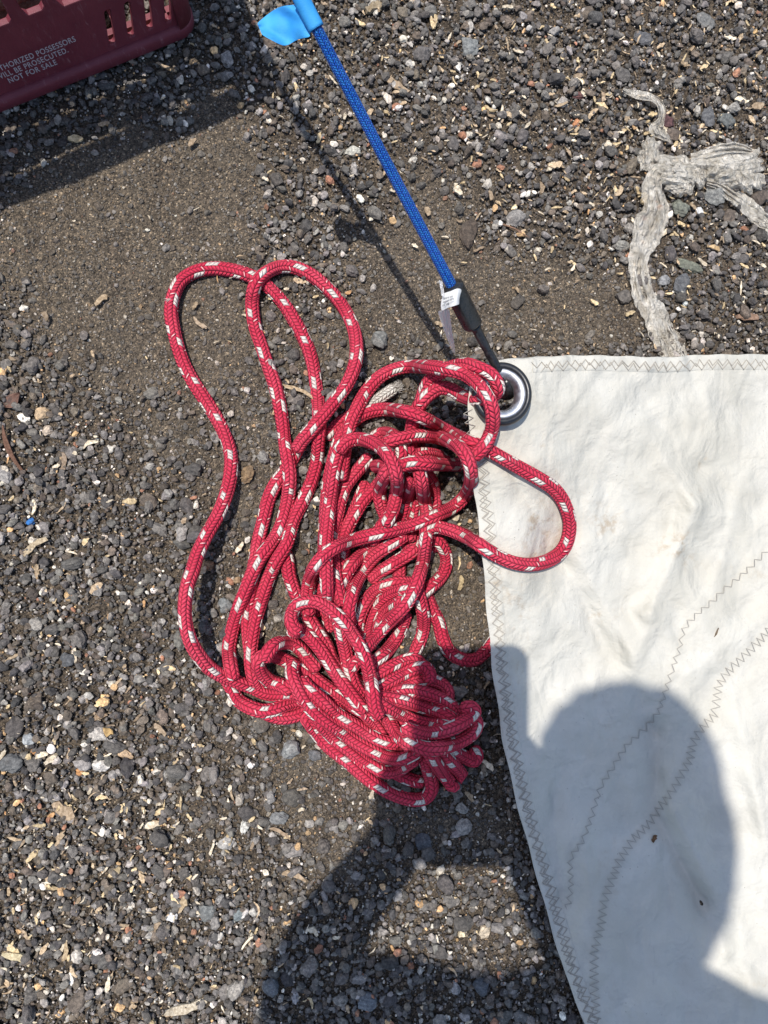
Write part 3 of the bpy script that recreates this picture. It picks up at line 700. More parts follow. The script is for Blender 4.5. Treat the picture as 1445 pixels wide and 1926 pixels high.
# every run of the rope: (layer, lift mm, points); a point may carry a third value, its least height in mm
RUNS = [
 (0, 0, [(611,826),(634,802),(655,786),(675,770)]),
 (0, 0, [(534,1035),(540,1051),(545,1083),(556,1115),(563,1131),(572,1160)]),
 (0, 0, [(490,1335),(510,1345),(532,1350),(557,1346),(585,1334),(610,1330)]),
 (.5, 0, [(590,803,10),(568,830,7),(553,858,6),(537,885),(520,908),(506,937),(496,977),(486,1019),(478,1070),(470,1115),(466,1162),(468,1200),(476,1250)]),
 (1, 0, [(418,1262),(436,1295),(447,1315),(467,1329),(492,1337),(514,1335),(537,1326),(560,1319),(600,1310)]),
 (2, 0, [(600,1310),(546,1304),(528,1306),(501,1304),(474,1293),(447,1283,10),(421,1273,14),(394,1256,22),(372,1230,30),(357,1202,36),(349,1168,40),(348,1136,40),(353,1101,36),(362,1075,30),(373,1040,26),(391,1003,22),(410,969,18),(426,929,12),(434,890,9),(434,854),(423,817),(408,787),(387,753),(365,720),(347,686),(335,653),(326,616),(322,586),(327,555),(341,528),(368,511),(402,505),(438,509),(469,518),(493,530),(514,549),(533,570),(551,598),(566,625),(580,656),(589,689),(595,729),(599,762),(601,799),(599,829),(597,863),(587,903),(571,940),(553,977),(540,1022),(521,1054),(505,1088),(492,1128),(481,1168),(475,1202),(472,1234),(476,1268),(490,1300)]),
 (3, 0, [(440,1280),(434,1252),(431,1221),(436,1189),(447,1149),(460,1115),(473,1083),(489,1050),(506,1028),(524,1000),(535,969),(543,929),(545,895),(542,868),(537,841),(532,799),(526,762),(517,723),(505,689),(493,653),(482,622),(476,592),(475,561),(480,537),(493,519),(514,506),(539,501),(563,506),(588,519),(609,536),(630,557),(648,582),(661,607,10),(669,634,14),(671,665,20),(665,695,26),(651,726,28),(630,755,26),(609,781,26),(588,806,18),(568,830,9),(556,850,6)]),
 # rope end through the ring
 (1, 60, [(800,880,18),(788,840,24),(783,810,34),(788,775,44),(795,745,54),(808,718,64),(835,697,74),(878,686,96),(900,692,108),(922,703,114),(934,718,112),(937,732,104),(928,744,90),(915,748,80)]),
 (1, 50, [(775,900,14),(773,850,20),(774,810,30),(781,778,42),(793,757,52),(808,741,62),(828,730,70),(846,732,72),(868,744,74),(892,752,76),(915,750,78)]),
 (1, 8, [(768,838),(771,858),(795,853),(826,859),(850,880)]),
 # under the big loop
 (1.5, 0, [(765,876),(790,880),(812,905),(817,931),(819,960),(817,1000),(810,1040)]),
 (1.0, 0, [(790,915),(783,935),(779,958),(775,985),(768,1020)]),
 (2, 0, [(776,896),(772,915),(766,931),(762,953),(752,985),(735,1020)]),
 (2.5, 0, [(788,880),(793,906),(797,933),(802,958),(806,985),(806,1020)]),
 (1, 0, [(690,845),(706,822),(722,815),(745,822),(755,850),(752,870)]),
 (2.5, 14, [(698,856),(682,875),(665,895),(651,914),(641,939),(635,964),(629,989),(625,1020),(628,1060),(634,1100),(645,1140)]),
 (2, 0, [(735,885),(723,897),(704,920),(685,939),(671,961),(660,980),(651,1000),(645,1030),(643,1060),(650,1110),(672,1150)]),
 (1.2, 0, [(690,905),(682,925),(670,955),(655,985)]),
 (3, 10, [(700,880),(715,875),(748,877),(776,871),(809,873),(842,874),(872,874)]),
 (3, 12, [(745,872),(728,887),(716,915),(715,939),(722,963),(733,985),(738,1000)]),
 (3.2, 12, [(616,1090),(611,1050),(611,1010),(614,958),(618,917),(624,881),(632,848),(642,820),(654,803),(672,786),(693,775),(721,770),(748,772),(776,778),(804,790),(831,805),(859,820),(881,830),(903,840,62),(926,851,58),(958,869,46),(990,887),(1018,903),(1039,917),(1055,935),(1066,958),(1071,978),(1071,999),(1066,1020),(1055,1038),(1038,1051),(1018,1059),(997,1062),(969,1059),(942,1049),(918,1036,48),(895,1020,44),(870,1006,38),(847,997,32),(819,992,26),(790,1005,18)]),
 (4, 14, [(640,905,20),(646,868,24),(652,830),(660,795),(671,770),(680,752),(693,732),(712,711),(737,697),(765,690),(801,690),(837,694),(870,702,76),(895,719,104),(914,742,118),(925,767,116),(927,795,104),(920,823,84),(906,845,76),(888,862,50)]),
 (5, 16, [(710,846),(730,832),(754,825),(781,820),(809,821),(837,826),(859,837),(876,855),(885,880),(886,905),(878,928),(862,947),(840,961),(815,972),(781,986),(748,995),(715,1003),(682,1011),(654,1020),(630,1030),(606,1048),(588,1074),(580,1104),(578,1130),(582,1160)]),
 (4.4, 10, [(616,1130),(614,1080),(613,1040),(615,1000),(619,960),(623,930),(627,895),(634,860),(643,842),(655,833)]),
 (4.4, 8, [(746,915),(745,931),(740,956),(728,978),(712,1000),(697,1025)]),
 (6, 16, [(636,852),(645,838),(657,829),(676,826),(698,831),(718,843),(733,861),(743,884),(747,906),(745,931),(740,956),(732,974),(722,990)]),
 # lower fan
 (0, 0, [(603,1040),(603,1098),(599,1120),(598,1160)]),
 (.6, 0, [(617,1040),(622,1071),(627,1093),(626,1115),(618,1150),(622,1190)]),
 (.4, 0, [(650,1030),(645,1051),(642,1075),(636,1120)]),
 (2, 0, [(715,1015),(686,1038),(662,1062),(646,1090),(636,1118),(631,1140),(634,1175)]),
 (3, 0, [(765,1005),(741,1021),(711,1040),(688,1066),(672,1093),(662,1120),(656,1154),(658,1190)]),
 (.5, 0, [(755,1010),(775,1040),(790,1010),(800,985)]),
 (1.5, 4, [(785,1028),(772,1040),(758,1049),(736,1063),(714,1077),(695,1095)]),
 (0, 0, [(750,1040),(751,1071),(750,1100),(745,1130)]),
 (2, 0, [(800,1095),(772,1097),(750,1096),(728,1101),(708,1110),(690,1130),(678,1153),(673,1178),(676,1215)]),
 (2.6, 0, [(780,1105),(758,1109),(732,1121),(711,1143),(701,1166),(697,1190),(694,1225)]),
 (3, 0, [(762,1125),(747,1137),(730,1150),(717,1170),(710,1195)]),
 (2.6, 0, [(765,1150),(757,1176),(743,1204),(727,1226),(706,1243),(690,1255)]),
 (2, 4, [(782,1100),(791,1130),(797,1160),(795,1190),(786,1215),(774,1235),(755,1250)]),
 (1.5, 6, [(796,990),(815,1008),(832,1028),(840,1048),(838,1070),(826,1090),(810,1104),(795,1118),(780,1140)]),
 (1, 4, [(775,1085),(798,1112),(812,1143),(825,1170),(833,1201),(846,1226),(870,1240),(895,1240),(914,1226),(930,1205),(950,1190)]),
 (4, 14, [(803,1000),(800,1021),(797,1051),(790,1079),(779,1109),(763,1137),(742,1160),(722,1181),(703,1202),(688,1220),(676,1240)]),
 # knot filling
 (0, 6, [(600,1230),(650,1270),(720,1300),(790,1330),(850,1350)]),
 (0, 6, [(600,1290),(660,1340),(720,1370),(790,1380),(860,1400)]),
 (0, 6, [(650,1200),(700,1270),(740,1330),(780,1400)]),
 (.5, 10, [(620,1320),(680,1380),(740,1410),(800,1410),(860,1370)]),
 (.5, 10, [(690,1240),(740,1275),(800,1300),(850,1330),(865,1370)]),
 (1, 12, [(640,1180),(650,1230),(662,1270),(680,1310)]),
 (3, 20, [(636,1165),(645,1204),(651,1228),(657,1259),(668,1290),(690,1320)]),
 (3, 18, [(660,1262),(670,1245),(688,1240),(705,1248)]),
 (2.5, 16, [(575,1150),(586,1170),(600,1192),(614,1215),(624,1240),(640,1262)]),
 (3.5, 10, [(496,1246),(503,1230),(513,1216),(528,1209),(548,1211),(566,1222),(580,1240),(600,1262)]),
 (1.6, 0, [(600,1342),(577,1350),(583,1360),(594,1376),(608,1394),(624,1409),(641,1422),(660,1437),(682,1456),(705,1474),(732,1490),(761,1501),(786,1504),(803,1498),(812,1484),(811,1466),(805,1446),(800,1430),(795,1415)]),
 (1.4, 0, [(727,1440),(745,1453),(762,1462),(780,1468),(800,1470)]),
 (2.2, 0, [(585,1335),(604,1362),(632,1392),(660,1412),(680,1427),(702,1441),(725,1452),(748,1449),(768,1436),(785,1424)]),
 (3.2, 8, [(566,1275),(580,1294),(596,1308),(612,1323),(628,1339),(650,1354),(670,1365),(688,1377),(710,1390),(732,1397),(752,1398)]),
 (4, 14, [(555,1240),(549,1260),(552,1278),(559,1293),(571,1314),(587,1335),(605,1351),(624,1364),(643,1376),(661,1390),(680,1401),(706,1414),(732,1425),(754,1428),(774,1420),(792,1408)]),
 (3, 10, [(550,1302),(532,1290),(514,1284),(498,1272),(488,1258),(485,1246,22),(491,1236,30),(506,1232),(528,1238),(550,1249),(569,1260),(587,1273),(605,1286),(623,1298),(643,1311),(661,1323),(680,1336),(698,1353),(712,1370),(722,1386)]),
 (4.2, 18, [(550,1200,30),(556,1186),(573,1190),(590,1206),(606,1226),(622,1251),(638,1275),(655,1298),(672,1320),(690,1340)]),
 (5, 26, [(568,1188),(555,1182),(548,1168),(551,1150),(560,1138),(577,1132),(598,1133),(622,1147),(645,1168),(664,1195),(681,1223),(692,1253),(698,1281),(702,1309),(706,1332),(716,1350)]),
 (3.2, 16, [(695,1285),(714,1268),(736,1254),(757,1244),(774,1240),(788,1246),(794,1262)]),
 (3.5, 18, [(700,1308),(716,1294),(736,1281),(759,1268),(782,1257),(799,1256),(808,1268),(806,1285)]),
 (3.2, 16, [(706,1322),(719,1308),(741,1299),(761,1290),(786,1281),(808,1279),(829,1286),(842,1300),(842,1318)]),
 (3.8, 20, [(735,1305),(761,1299),(786,1301),(813,1308),(836,1319),(855,1334),(862,1352)]),
 (4.4, 24, [(708,1310),(723,1312),(750,1316),(777,1324),(804,1333),(831,1342),(852,1354),(862,1370)]),
 (4.8, 26, [(704,1315),(716,1324),(736,1335),(759,1346),(782,1357),(808,1363),(832,1366),(850,1372)]),
 (4, 20, [(728,1345),(736,1362),(746,1380),(760,1394),(775,1406)]),
 (7, 40, [(755,1365,30),(772,1374),(797,1380),(822,1378),(849,1370),(872,1358),(888,1346),(893,1338),(886,1330),(868,1334,26)]),
 (6, 34, [(758,1388,24),(775,1398),(797,1407),(822,1408),(849,1401),(872,1391),(890,1378),(897,1363),(892,1348,20)]),
 (2.5, 10, [(830,1395),(854,1414),(874,1424),(892,1430),(897,1420),(888,1405)]),
 (3, 14, [(815,1400),(833,1420),(851,1438),(865,1453),(870,1462),(862,1452,8)]),
 (4, 16, [(800,1400),(815,1428),(831,1451),(845,1470),(852,1478),(858,1470,6)]),
]
def build_rope():
    step = 3.0; placed = np.zeros((0, 3)); runs = []
    D = 26.0; hh = RR * 2 / D          # px -> m for heights
    for k, (lay, lift, pts) in sorted(enumerate(RUNS), key=lambda t: t[1][0]):
        P = np.array([(p[0], p[1], (p[2] if len(p) > 2 else max(lift, 0)) * MM) for p in pts], float)
        S = catmull(P, step); n = len(S)
        gz = np.full(n, RR * .9); ins = in_sail(S[:, 0], S[:, 1]) & (lay >= 3)
        # cloth under the sail loop only
        if ins.any(): gz[ins] = sail_h(S[ins, 0], S[ins, 1]) + RR * .95
        z = np.maximum(gz, S[:, 2])
        if len(placed):
            d2 = (S[:, None, 0] - placed[None, :, 0]) ** 2 + (S[:, None, 1] - placed[None, :, 1]) ** 2
            near = d2 < (D * .80) ** 2
            lz = np.where(near, placed[None, :, 2] + np.sqrt(np.maximum(0, D * D * .56 - d2)) * hh, -1).max(1)
            zz = np.maximum(z, lz)
        else: zz = z
        # smooth upper envelope
        w = 4; pad = np.pad(zz, w, mode='edge'); env = np.max([pad[i:i + n] for i in range(2 * w + 1)], axis=0)
        ker = np.exp(-np.linspace(-2, 2, 19) ** 2); ker /= ker.sum(); sm = np.convolve(np.pad(env, 9, mode='edge'), ker, 'valid')
        sm = np.minimum(sm, .124)
        S[:, 2] = sm
        placed = np.vstack([placed, S]); runs.append((k, S))
    vs, fs, us, o = [], [], [], 0
    for k, S in sorted(runs, key=lambda t: t[0]):
        Wp = Garr(S[:, :2], S[:, 2])
        n = len(Wp)
        r = RR * (1 + .03 * np.sin(np.arange(n) * .11 + k)) * (1 - .6 * S[:, 2] / CH)
        v, f, uv = tube(Wp, r, 20, twist=k * 1.7, spin=6.0)
        uv[:, 0] += k * .037
        vs.append(v); fs.append(f + o); us.append(uv); o += len(v)
    me = mesh('rope', np.concatenate(vs), np.concatenate(fs), uv=np.concatenate(us))
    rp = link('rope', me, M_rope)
    tag(rp, 'tangled red braided rope with white flecks, looped and knotted beside the sail corner', 'rope')
    # white core poking out of the rope's end
    P = catmull(np.array([(672,790,6),(690,770,7),(704,757,8),(722,744,10),(744,729,11)], float), 2.5)
    Wp = Garr(P[:, :2], P[:, 2] * MM); v, f, uv = tube(Wp, 4.9 * MM, 18, spin=3)
    core = kid('rope_core', mesh('rope_core', v, f, uv=uv), M_core, rp); core['label'] = 'bare white braided core at the frayed rope end'
    # loose fibres: a tuft at the core's tip and fuzz along the rope
    mf = M('fibre', rough=.8, color=(.66, .62, .55)).m; mr = M('red_fibre', rough=.8, color=(.55, .09, .13)).m
    lines = []
    tip = Wp[-1]; d = Wp[-1] - Wp[-5]; d /= np.linalg.norm(d)
    for i in range(46):
        a = tip - d * .001 + rng.normal(0, 1.8 * MM, 3) * np.array([1, 1, .8]); b = a + d * rng.uniform(1, 4.5) * MM + rng.normal(0, 1.2 * MM, 3); c = b + d * 1.0 * MM + rng.normal(0, 1.4 * MM, 3)
        lines.append((a, b, c))
    core_lines = lines; lines = []
    p0 = Garr(np.array([(321, 562)]), [.010])[0]
    for i in range(10):
        a = p0 + rng.normal(0, .6 * MM, 3); b = a + np.array([-2.2, -.8, 0]) * MM + rng.normal(0, .6 * MM, 3); lines.append((a, b, b + rng.normal(0, .9 * MM, 3) + np.array([-.8, 0, 0]) * MM))
    def hairs(name, ls, r, mat, par):
        vs, fs, o = [], [], 0
        for L_ in ls:
            v, f, _ = tube(np.array(L_), r, 3); vs.append(v); fs.append(f + o); o += len(v)
        return kid(name, mesh(name, np.concatenate(vs), np.concatenate(fs)), mat, par)
    hairs('frayed_tip', core_lines, .14 * MM, mf, rp); hairs('loose_tuft', lines, .14 * MM, mf, rp)
    rv = np.concatenate(vs); ls = []
    for i in rng.integers(0, len(rv), 5200):
        a = rv[i]; ls.append((a - rng.normal(0, .2 * MM, 3), a + rng.normal(0, .55 * MM, 3), a + rng.normal(0, .95 * MM, 3) + np.array([0, 0, .2 * MM])))
    fz = hairs('rope_fuzz', ls[:3600], .05 * MM, mr, rp)
    fz2 = hairs('rope_fuzz', ls[3600:], .055 * MM, mf, rp)
build_rope()

# ------------------------------------------------------------------ crate
def build_crate():
    m = M('maroon_plastic', rough=.5, spec=.4)
    n1 = m.noise(30, 4); n2 = m.noise(260, 5, .7, vec=m.mapv(m.geo(), (1, 1, .25)), dist=.6)
    c = m.mix(n1.ss(.3, .7), (.14, .025, .038), (.185, .038, .052)); c = m.mix(n2.ss(.55, .8) * .6, c, (.36, .19, .20))
    m.base(c); m.bump(n2, .0004, .6); m.rough(n2.ss(.3, .8) * .25 + .42)
    mw = M('white_print', rough=.7, color=(.46, .42, .44)).m
    c0 = G(375, 66); c1 = G(0, 217); u = c1 - c0; u /= np.linalg.norm(u)
    n = np.array([-u[1], u[0], 0]); n = n if n @ -c0 > 0 else -n       # outward, towards the lens
    Hc, Lc, Dc = .276, .335, .335
    root = empty('milk_crate', tuple(c0 - n * Dc / 2 + u * Lc / 2))
    tag(root, 'dark red plastic milk crate with white printed lettering, standing at the top left corner', 'crate')
    lean = .10
    # frames of the four walls: origin at ground, a runs along, outward normal
    walls = [(c0, u, n), (c0 + u * Lc, -n, u), (c0 + u * Lc - n * Dc, -u, -n), (c0 - n * Dc, n, -u)]
    def rrect(a0, h0, a1, h1, r, shear=0.0, k=4):
        pts = []
        for cx, cy, s in ((a1 - r, h1 - r, 0), (a0 + r, h1 - r, 1), (a0 + r, h0 + r, 2), (a1 - r, h0 + r, 3)):
            for i in range(k + 1):
                t = PI / 2 * (s + i / k); x, y = cx + r * math.cos(t), cy + r * math.sin(t); pts.append((x - shear * (y - h0), y))
        return pts
    def panel(name, outline, holes, depth, org, ua, nn, off, mat, lean_out=0.0):
        cu = bpy.data.curves.new(name, 'CURVE'); cu.dimensions = '2D'; cu.fill_mode = 'BOTH'; cu.extrude = depth / 2 - .0008; cu.bevel_depth = .0008; cu.bevel_resolution = 1
        for loop in [outline] + holes:
            s = cu.splines.new('POLY'); s.points.add(len(loop) - 1); s.use_cyclic_u = True
            for p, (a, b) in zip(s.points, loop): p.co = (a, b, 0, 1)
        to = bpy.data.objects.new('tmp', cu); COL.objects.link(to)
        dg = bpy.context.evaluated_depsgraph_get(); me = bpy.data.meshes.new_from_object(to.evaluated_get(dg)); bpy.data.objects.remove(to)
        co = np.empty(len(me.vertices) * 3, np.float32); me.vertices.foreach_get('co', co); co = co.reshape(-1, 3)
        Wv = org + co[:, :1] * ua + co[:, 1:2] * np.array([0, 0, 1.0]) + (co[:, 2:3] + off) * nn
        me.vertices.foreach_set('co', Wv.astype(np.float32).ravel()); me.update(); me.materials.clear()
        for p in me.polygons: p.use_smooth = False
        return kid(name, me, mat, root)
    for wi, (org, ua, nn) in enumerate(walls):
        holes = []
        for k in range(4):
            a = 17 + k * 15.4
            holes.append(rrect((a) * MM, 20 * MM, (a + 6.6) * MM, 56 * MM, 3.2 * MM, shear=.16))
            b = Lc / MM - a - 6.6
            holes.append(rrect(b * MM, 20 * MM, (b + 6.6) * MM, 56 * MM, 3.2 * MM, shear=-.16))
        mid = Lc / MM / 2
        # slanted openings of the middle field
        def tri(cx, w0, w1, h0, h1): return [((cx - w0) * MM, h0 * MM), ((cx + w0) * MM, h0 * MM), ((cx + w0 + 3) * MM, (h0 + 3) * MM), ((cx + w1) * MM, h1 * MM), ((cx - w1) * MM, h1 * MM), ((cx - w0 - 3) * MM, (h0 + 3) * MM)]
        for cx in (112, 136, 160, 184, 208, 232): holes.append(tri(cx - 1 + (mid - 171), 5, 9, 76, 108))
        holes.append([(66 * MM, 72 * MM), (88 * MM, 72 * MM), (94 * MM, 80 * MM), (90 * MM, 106 * MM), (66 * MM, 106 * MM), (61 * MM, 98 * MM), (61 * MM, 78 * MM)])
        for cx in (28, 46): holes.append(rrect((cx - 6) * MM, 72 * MM, (cx + 6) * MM, 108 * MM, 4 * MM))
        for cx in (260 + 14, 292 + 14): holes.append(rrect((cx - 8) * MM, 72 * MM, (cx + 8) * MM, 108 * MM, 4 * MM))
        for cx in range(30, 320, 39): holes.append(rrect((cx - 13) * MM, 156 * MM, (cx + 13) * MM, 168 * MM, 4 * MM))
        for cx in range(30, 320, 26): holes.append(rrect((cx - 8) * MM, 121 * MM, (cx + 8) * MM, 145 * MM, 4 * MM)) if wi else None
        holes.append(rrect((mid - 55) * MM, 205 * MM, (mid + 55) * MM, 235 * MM, 12 * MM))
        for cx in (35, 70, 265, 300): holes.append(rrect((cx - 11) * MM, 195 * MM, (cx + 11) * MM, 245 * MM, 5 * MM))
        e = 6 * MM if wi % 2 == 0 else 10.2 * MM
        outl = [(e, 14 * MM), (Lc - e, 14 * MM), (Lc - e, Hc - .012), (e, Hc - .012)]
        panel('wall', outl, holes, 5 * MM, org, ua, nn, -6 * MM, m.m)
    # rims: rounded-rectangle rings swept round the crate at the foot and the top, and corner posts
    def ring(name, zs, prof, rad=.014):
        """prof: list of (outward, up) points, closed"""
        loop = []
        cs = [c0, c0 + u * Lc, c0 + u * Lc - n * Dc, c0 - n * Dc]; cen = sum(cs) / 4
        dirs = [(-u, n), (u, n), (u, -n), (-u, -n)]
        order = [(0, n, -u), (3, -u, -n), (2, -n, u), (1, u, n)]
        for ci, d1, d2 in order:
            base = cs[ci] - d1 * rad - d2 * rad
            for i in range(9):
                t = PI / 2 * i / 8; dd = d1 * math.cos(t) + d2 * math.sin(t); loop.append((base + dd * rad, dd))
        V, Fs = [], []; k = len(prof); L_ = len(loop)
        for p, dd in loop:
            for a, b in prof: V.append(p + dd * a * MM + np.array([0, 0, (zs + b) * MM]))
        for i in range(L_):
            for j in range(k): a, b = i * k + j, ((i + 1) % L_) * k + j; a2, b2 = i * k + (j + 1) % k, ((i + 1) % L_) * k + (j + 1) % k; Fs.append((a, b, b2, a2))
        return kid(name, mesh(name, V, Fs), m.m, root)
    ring('foot_rim', 0, [(0, 3), (1.5, 5), (1.5, 12), (0, 15), (-3, 15.5), (-9, 15), (-10, 4), (-8, 2.5), (-2, 2.2)])
    ring('top_rim', 262, [(0, 0), (4, 1), (6, 6), (5, 13), (0, 14), (-8, 13), (-10, 6), (-8, 0)])
    ring('rib', 112, [(-2.5, 0), (1.5, 1), (1.5, 6), (-2.5, 7)])
    ring('rib', 180, [(-2.5, 0), (1.5, 1), (1.5, 6), (-2.5, 7)])
    # rounded corner posts
    for cc, d1, d2 in ((c0, n, -u), (c0 - n * Dc, -u, -n), (c0 + u * Lc - n * Dc, -n, u), (c0 + u * Lc, u, n)):
        V, Fs = [], []; rad = 14 * MM; base = cc - d1 * rad - d2 * rad
        zz = [14, 60, 120, 180, 240, 263]
        for z_ in zz:
            for i in range(9):
                t = PI / 2 * i / 8; dd = d1 * math.cos(t) + d2 * math.sin(t)
                V.append(base + dd * (rad - 1.4 * MM) + np.array([0, 0, z_ * MM]))
        for a in range(len(zz) - 1):
            for i in range(8): q_ = a * 9 + i; Fs.append((q_, q_ + 1, q_ + 10, q_ + 9))
        o = kid('corner', mesh('corner', V, Fs), m.m, root); sd = o.modifiers.new('t', 'SOLIDIFY'); sd.thickness = 4 * MM; sd.offset = 0
    # bottom lattice
    vs, fs, o_ = [], [], 0
    for k in range(9):
        for (A, B) in ((c0 + u * (.02 + k * .0365) - n * .006, c0 + u * (.02 + k * .0365) - n * (Dc - .006)), (c0 - n * (.02 + k * .0365) + u * .006, c0 - n * (.02 + k * .0365) + u * (Lc - .006))):
            d = (B - A) / np.linalg.norm(B - A); s_ = np.cross(d, [0, 0, 1.0]) * 2.5 * MM; zb = .007 + (0 if len(vs) % 2 else .0006)
            for P_ in (A, B):
                pass
            v = [A - s_, A + s_, B + s_, B - s_]; V8 = [p + np.array([0, 0, zb]) for p in v] + [p + np.array([0, 0, zb + .005]) for p in v]
            vs += V8; fs += [tuple(o_ + i for i in q_) for q_ in ((0, 3, 2, 1), (4, 5, 6, 7), (0, 1, 5, 4), (1, 2, 6, 5), (2, 3, 7, 6), (3, 0, 4, 7))]; o_ += 8
    kid('floor_grid', mesh('floor_grid', vs, fs, smooth=False), m.m, root)
    # printed lettering
    def text(s, a_right, a_left, h, hgt, name='lettering'):
        cu = bpy.data.curves.new(name, 'FONT'); cu.body = s; cu.size = 1; cu.offset = .012; cu.space_character = 1.12
        to = bpy.data.objects.new('tmp', cu); COL.objects.link(to); dg = bpy.context.evaluated_depsgraph_get()
        me = bpy.data.meshes.new_from_object(to.evaluated_get(dg)); bpy.data.objects.remove(to)
        co = np.empty(len(me.vertices) * 3, np.float32); me.vertices.foreach_get('co', co); co = co.reshape(-1, 3)
        x0, x1 = co[:, 0].min(), co[:, 0].max(); y0, y1 = 0, .70
        A = a_left + (co[:, 0] - x0) / (x1 - x0) * (a_right - a_left); B = h + co[:, 1] / y1 * hgt
        Wv = c0 + A[:, None] * MM * u + B[:, None] * MM * np.array([0, 0, 1.0]) + n * (-3.5 * MM + .12 * MM)
        me.vertices.foreach_set('co', Wv.astype(np.float32).ravel()); me.update(); me.materials.clear()
        return kid(name, me, mw, root)
    text('UNAUTHORIZED POSSESSORS', 90.5, 164.5, 38.5, 5.6)
    text('WILL BE PROSECUTED.', 99, 155, 31.0, 5.6)
    text('NOT FOR SALE', 110.5, 148.5, 23.6, 5.6)
    # coiled beige line inside the crate
    mr = M('beige_cloth', rough=.9, color=(.40, .35, .28)); nn = mr.noise(300, 4); mr.base(mr.ramp(nn, [(.3, (.22, .19, .15)), (.7, (.46, .41, .33))])); mr.bump(nn, .001, .8)
    cen = c0 + u * Lc / 2 - n * Dc / 2; vs, fs, o_ = [], [], 0; pts = []
    for i in range(900):
        t = i / 900 * 2 * PI * 11; lay = i / 900 * 4
        rr = .125 - .02 * (lay % 1) + .008 * math.sin(t * 2.7 + 1); s_ = 1 / max(abs(math.cos(t)), abs(math.sin(t))) ** .55
        pts.append(cen + u * rr * s_ * math.cos(t) + n * rr * s_ * math.sin(t) + np.array([0, 0, .022 + lay * .021 + .006 * math.sin(t * 1.3)]))
    v, f, uv = tube(np.array(pts), .0105, 12)
    co = link('coiled_rope', mesh('coiled_rope', v, f, uv=uv), mr.m)
    tag(co, 'thick beige line coiled inside the dark red crate', 'rope')
    return c0, u, n, Hc
c0, cu_, cn_, Hc = build_crate()

